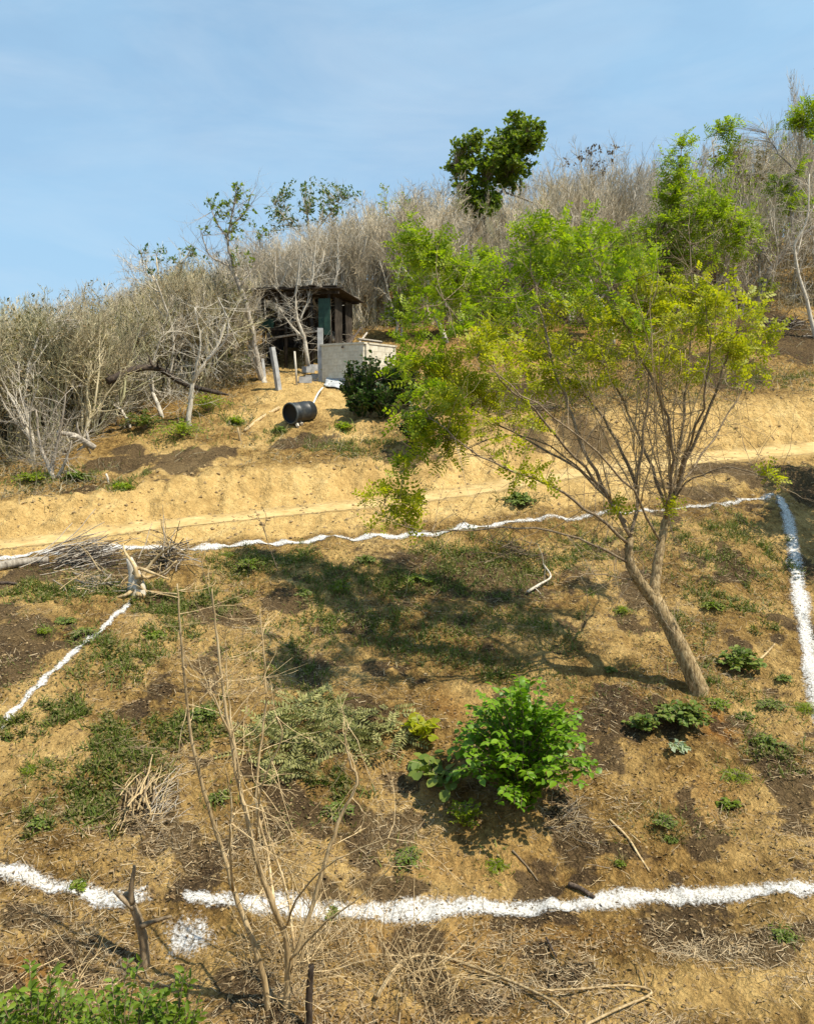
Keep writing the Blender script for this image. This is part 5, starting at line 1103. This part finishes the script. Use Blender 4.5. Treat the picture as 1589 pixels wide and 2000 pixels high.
wood("fallen_branch", "long bare branch lying across the bottom right foreground", "branch", [(735, 1960), (785, 1893), (850, 1880), (950, 1912), (1060, 1960), (1110, 1995)], .022, .010, M_DEAD, lift=.06, sub=14)
wood("fallen_branch", "pale crooked branch lying at the bottom edge right of middle", "branch", [(1045, 1948), (1130, 1944), (1225, 1936), (1272, 1952), (1200, 1985), (1130, 2020)], .009, .012, M_DEAD, lift=.05, sub=5)
wood("fallen_branch", "long straight pole on the slope left of the black tank", "pole", [(545, 800), (510, 820), (478, 845)], .05, .04, M_DEAD, lift=.05)
wood("fallen_tree", "dark arched fallen trunk inside the left thicket", "fallen tree", [(210, 745, 21.5), (260, 722, 22), (310, 720, 22.5), (360, 750, 23), (430, 768, 23.2)], .10, .06, M_DARKWOOD, sub=10)
wood("fallen_tree", "pale curved fallen limb at the foot of the left thicket", "fallen tree", [(110, 845, 18.6), (145, 850, 18.7), (165, 862, 18.8), (185, 875, 18.9)], .05, .075, M_GREYWOOD, sub=5)
# uprooted stump with roots
sc_ = G(268, 1155); st = thing("uprooted_stump", "pale uprooted stump with curling roots above the left chalk line", "stump", sc_)
Ys = sc_[1]
b = MB(); b.tubes(smooth([P(268, 1165, Ys), P(266, 1140, Ys), P(262, 1118, Ys), P(252, 1090, Ys)]) - sc_, np.interp(np.linspace(0, 1, 13), [0, .3, 1], [.16, .13, .05]), 10, True); b.build("stump_body", M_PALEWOOD, st, True)
for pix in [[(266, 1142), (250, 1160), (225, 1168), (205, 1172)], [(268, 1125), (290, 1128), (320, 1118), (345, 1095)], [(270, 1145), (285, 1155), (310, 1158), (345, 1160)], [(262, 1120), (270, 1110), (300, 1120), (330, 1132)], [(268, 1130), (262, 1105), (245, 1080), (240, 1062)], [(270, 1140), (285, 1115), (310, 1085), (345, 1060)], [(268, 1160), (290, 1170), (300, 1185)]]:
    w = smooth([P(a, c, Ys - .1 + .15 * math.sin(a)) for a, c in pix]); b = MB(); b.tubes(w - sc_, np.linspace(.04, .012, len(w)), 6, True); b.build("root", M_DEAD, st, True)
# cut stump in the foreground
g = G(282, 1885); Yg = g[1]; cs = thing("cut_stump", "knee-high cut sapling stump left of the dead shrub", "stump", g)
b = MB(); b.tubes(smooth([g - [0, 0, .1], P(282, 1850, Yg), P(272, 1800, Yg), P(258, 1768, Yg), P(246, 1744, Yg)]) - g, np.linspace(.046, .032, 17), 9, True); b.build("trunk", M_BRANCH, cs, True)
for pix in [[(262, 1775), (235, 1752), (222, 1740)], [(258, 1765), (256, 1735), (262, 1700), (262, 1690)], [(275, 1810), (300, 1800), (335, 1790)]]:
    w = smooth([P(a, c, Yg - .05) for a, c in pix]); b = MB(); b.tubes(w - g, np.linspace(.028, .012, len(w)), 6, True); b.build("branch_stub", M_BRANCH, cs, True)

# ------------------------------------------------------------------ dead shrub in the foreground
g = G(555, 1972); Ys = g[1]
ds = TracedTree("dead_shrub", "tall leafless dead shrub with long thin stalks in the left foreground", "shrub", g, 88, M_DEAD)
for pix, r0, r1 in [
    ([(530, 2010, 0), (508, 1880, 0), (465, 1765, .05), (440, 1680, .1), (405, 1570, .1), (375, 1450, .1), (358, 1300, .05), (350, 1200, 0), (346, 1140, 0)], .036, .006),
    ([(556, 2010, 0), (562, 1860, 0), (535, 1770, -.1), (508, 1700, -.15), (480, 1590, -.2), (466, 1530, -.2), (448, 1430, -.2), (430, 1300, -.2), (420, 1200, -.2), (414, 1150, -.2)], .04, .006),
    ([(470, 1545, -.2), (458, 1460, -.3), (432, 1400, -.35), (410, 1350, -.4), (390, 1375, -.4)], .014, .005),
    ([(562, 1900, 0), (598, 1810, .1), (636, 1680, .2), (668, 1590, .25), (698, 1530, .3), (684, 1490, .3), (674, 1445, .3), (680, 1420, .3)], .03, .006),
    ([(536, 1775, -.1), (525, 1690, .1), (500, 1560, .2), (512, 1440, .25), (520, 1350, .25), (512, 1250, .25), (508, 1190, .25)], .018, .005),
    ([(466, 1535, -.2), (455, 1430, -.1), (444, 1330, 0), (440, 1250, 0)], .012, .005),
    ([(500, 1640, -.15), (510, 1540, -.3), (550, 1440, -.4), (540, 1400, -.4)], .012, .004),
    ([(455, 1740, .05), (448, 1650, -.2), (452, 1570, -.3), (440, 1500, -.35)], .016, .005),
    ([(575, 1850, .05), (560, 1740, .3), (520, 1620, .4), (505, 1540, .45)], .018, .005),
    ([(555, 1820, 0), (590, 1740, -.3), (660, 1680, -.5), (760, 1640, -.6), (850, 1660, -.6)], .012, .003),
    ([(560, 1880, 0), (640, 1800, -.2), (740, 1720, -.3), (830, 1600, -.35)], .012, .003)]:
    ds.limb(limb([(a, c, Ys + d) for a, c, d in pix]), r0 * .76, r1 * .85, "stem", 7, .004)
ds.limb(limb([(602, 2015, Ys - .1), (604, 1940, Ys - .1), (608, 1886, Ys - .1)]), .035, .024, "charred_stub", 7, 0, 1, M_DARKWOOD)
ds.bare_twigs(170, .15, .7, .0045, .2, 3)
# arching dry stems tangled round the shrub foot
def dry_arcs(label, cpx, n, spread, L0, L1, seed, Yo=0, rr=.0042):
    c = G(*cpx); c = on_ground(c[0], c[1] + Yo); r = np.random.default_rng(seed); root = thing("dry_grass_tangle", label, "dry grass", c)
    a = r.random(n) * 6.283; st_ = np.stack([np.cos(a), np.sin(a) * .5, 0 * a], -1) * spread * r.random((n, 1)); st_[:, 2] = Hs(st_[:, 0] + c[0], st_[:, 1] + c[1]) - c[2]
    p, rd_, _ = grow_level(r, st_, rdir(n, 1.4, r), L0 + (L1 - L0) * r.random(n), np.full(n, rr), 9, .13, -.13, .4)
    b = MB(); b.tubes(p, rd_, 3); o = b.build("stalks", M_DEAD, root); o['kind'] = 'stuff'
dry_arcs("tangle of arching dry stalks around the dead shrub's foot", (590, 1900), 95, .5, .4, 1.2, 91)
dry_arcs("tangle of arching dry stalks right of the dead shrub", (760, 1900), 90, .5, .4, 1.1, 92)
dry_arcs("dry arching twigs at the lower left over the corner shrubs", (120, 1960), 60, .6, .4, 1.0, 93)
dry_arcs("dry stalks at the bottom right of the dead shrub by the long branch", (860, 1960), 50, .4, .3, .8, 94)
# tall dry weed stalk in the middle, above the upper line
g = G(545, 1118); wd = TracedTree("dry_stalk", "thin dry weed stalk with seed heads rising over the upper chalk line", "dry weed", g, 95, M_BRANCH)
wd.limb(limb([(545, 1120, g[1]), (530, 1080, g[1]), (515, 1035, g[1]), (498, 995, g[1])]), .010, .004, "stem", 5); wd.limb(limb([(522, 1055, g[1]), (510, 1020, g[1]), (485, 1008, g[1])]), .006, .003, "branch", 4); wd.limb(limb([(515, 1035, g[1]), (520, 1010, g[1]), (512, 990, g[1])]), .006, .003, "branch", 4)
wd.crown([(500, 998, g[1], 16), (488, 1010, g[1], 9), (514, 996, g[1], 9)], L_TAN, LEAF4, .03, 60, name="seed_heads", twig_r=.002)
# pale forked tree in front of the left thicket and slender trees round the shed
def bare_traced(label, base, limbs, seed, bark=M_PALEWOOD, tw=90, l1=1.1):
    b_ = G(*base); q = TracedTree("bare_tree", label, "tree", b_, seed, bark)
    for j, (pix, r0, r1) in enumerate(limbs):
        w = limb([(a, c, b_[1] + d) for a, c, d in pix])
        if j == 0: w[0] = b_ - np.array([0, 0, .1])
        q.limb(w, r0, r1, "trunk" if j == 0 else "branch", 7, .012)
    q.bare_twigs(tw, .3, l1, .008, .35, 6); return q
bare_traced("pale forked bare tree standing before the left thicket", (368, 835), [([(368, 835, 0), (372, 780, 0), (378, 745, 0), (400, 710, 0), (425, 675, .1), (440, 630, .1)], .075, .02), ([(376, 750, 0), (388, 700, -.2), (392, 660, -.2), (380, 600, -.3)], .045, .012), ([(400, 710, 0), (440, 665, -.2), (445, 620, -.3), (425, 580, -.3)], .03, .01)], 401)
bare_traced("crooked pale tree at the thicket edge left of the forked tree", (318, 815), [([(318, 815, 0), (300, 770, .2), (285, 735, .3), (262, 720, .3)], .07, .03), ([(300, 770, .2), (296, 720, .2), (312, 670, .2), (320, 650, .2)], .04, .012), ([(285, 740, .3), (240, 745, .2), (225, 740, .2)], .035, .012)], 402)
bare_traced("slim pale leaning tree at the left thicket's lower edge", (255, 835), [([(255, 835, 0), (240, 805, .1), (220, 790, .2), (205, 780, .2)], .05, .02)], 403, tw=40)
bare_traced("pale clump-stemmed tree at the foot of the left thicket", (105, 935), [([(105, 935, 0), (90, 900, 0), (78, 865, 0), (70, 800, 0)], .06, .015), ([(100, 930, 0), (108, 880, .1), (120, 830, .1), (128, 770, .1)], .05, .012), ([(112, 935, 0), (130, 895, -.1), (140, 860, -.1)], .045, .012)], 404, M_GREYWOOD)
bare_traced("whitish tree with many bare branches before the shed, left one", (602, 722), [([(602, 722, -.6), (596, 670, -.6), (582, 630, -.6), (578, 590, -.6), (584, 520, -.6), (590, 460, -.6)], .075, .015), ([(592, 660, -.6), (565, 630, -.7), (545, 600, -.7)], .035, .01), ([(582, 630, -.6), (600, 590, -.5), (610, 545, -.5)], .03, .01)], 405)
bare_traced("whitish tree with many bare branches before the shed, right one", (655, 676), [([(655, 676, -1.0), (640, 640, -1.0), (620, 600, -1.0), (608, 575, -1.0), (612, 520, -1.0), (618, 470, -1.0)], .08, .015), ([(638, 635, -1.0), (645, 590, -.9), (655, 545, -.9), (660, 500, -.9)], .04, .01), ([(620, 605, -1.0), (595, 590, -1.1), (580, 570, -1.1)], .03, .01)], 406)
bare_traced("stout pale trunk leaning left beside the short grey post", (518, 748), [([(518, 748, .3), (500, 715, .3), (490, 690, .3), (492, 640, .3), (480, 590, .3)], .10, .02)], 407, tw=60)
bare_traced("slender white-barked tree at the right edge beside the dark ground", (1592, 660), [([(1592, 660, 0), (1578, 600, 0), (1560, 540, 0), (1552, 480, 0), (1575, 430, 0), (1580, 340, 0)], .08, .02), ([(1556, 500, 0), (1570, 440, .2), (1590, 400, .2)], .04, .015)], 408)
bare_traced("ridge tree with brown clinging leaves on the skyline right of the evergreen", (1150, 560), [([(1150, 560, 0), (1152, 470, 0), (1150, 390, 0), (1155, 300, 0)], .09, .015), ([(1152, 450, 0), (1110, 370, 0), (1095, 310, 0)], .045, .01), ([(1152, 440, 0), (1190, 360, 0), (1200, 290, 0)], .045, .01)], 409, M_PALEWOOD, 160).crown(
    [(1155, 300, G(1150, 560)[1], 24), (1120, 310, G(1150, 560)[1], 20), (1190, 300, G(1150, 560)[1], 20), (1170, 330, G(1150, 560)[1], 24)], leaf_mat("brown_clinging_leaf", [(.06, .04, .025), (.12, .08, .045), (.18, .12, .07)], .2), LEAF4, .14, 10, twigs=False)

# ------------------------------------------------------------------ dry undergrowth below the woods (uncountable)
r = np.random.default_rng(555); n = 15000
px_ = r.uniform(-150, 1740, n); er = np.interp(px_, EDGE[:, 0], EDGE[:, 1]); tab = np.array([[p_, G(p_, np.interp(p_, EDGE[:, 0], EDGE[:, 1]))[1]] for p_ in np.arange(-150, 1760, 30)])
Yr = np.interp(px_, tab[:, 0], tab[:, 1]) + .1 + 11 * r.random(n) ** 1.6; Xr = (px_ - 794.5) / F / CP * Yr
ok = ~((px_ > 490) & (px_ < 800) & (Yr < 31)); Xr, Yr = Xr[ok], Yr[ok]; n = len(Xr)
st_ = np.stack([Xr, Yr, Hs(Xr, Yr) - .03], -1)
p, rd_, _ = grow_level(r, st_, rdir(n, 1.1, r), .5 + 1.5 * r.random(n) ** 1.4, np.full(n, .008), 4, .22, .02, .35)
mb = MB(); mb.tubes(p, rd_, 3); tag(mb.build("dry_undergrowth", M_TWIG2), "dry brown undergrowth tangled below the woods", "undergrowth", kind='stuff')
q = p[:, 1:].reshape(-1, 3); q = q[r.random(len(q)) < .45]; m = len(q); mb = MB(); mb.place(LEAF4, q, rdir(m, -.1, r), rdir(m, .7, r), .05 + .06 * r.random(m))
tag(mb.build("undergrowth_leaves", L_OLIVE), "dull olive and tan leaves of the undergrowth", "undergrowth", kind='stuff')
# stubble and dry weeds over the upper slope
n = 9000; px_ = r.uniform(-60, 1650, n); Yr = np.array([feat_y(p_, I_BT) for p_ in np.arange(-60, 1680, 30)]); Ye = np.interp(px_, tab[:, 0], tab[:, 1]); Yb_ = np.interp(px_, np.arange(-60, 1680, 30), Yr)
f = r.random(n); Yr = Yb_ - .2 + (Ye - Yb_ + 1.5) * f; Xr = (px_ - 794.5) / F / CP * Yr
ok = (fbm(Xr, Yr, .9, 3, 222) + .16 * sstep(0, 5, Xr)) > .02; Xr, Yr = Xr[ok], Yr[ok]; n = len(Xr); st_ = np.stack([Xr, Yr, Hs(Xr, Yr) - .01], -1)
p, rd_, _ = grow_level(r, st_, rdir(n, .5, r), .12 + .4 * r.random(n) ** 2, np.full(n, .007), 3, .25, -.05, .4)
mb = MB(); mb.tubes(p, rd_, 3); tag(mb.build("dry_stubble", M_TWIG2), "dry brown stubble on the upper slope", "stubble", kind='stuff')
q = p[:, 1:].reshape(-1, 3); q = q[r.random(len(q)) < .4]; m = len(q); mb = MB(); mb.place(LEAF4, q, rdir(m, 0, r), rdir(m, .7, r), .04 + .05 * r.random(m))
tag(mb.build("stubble_leaves", L_OLIVE), "olive leaves among the stubble of the upper slope", "stubble", kind='stuff')
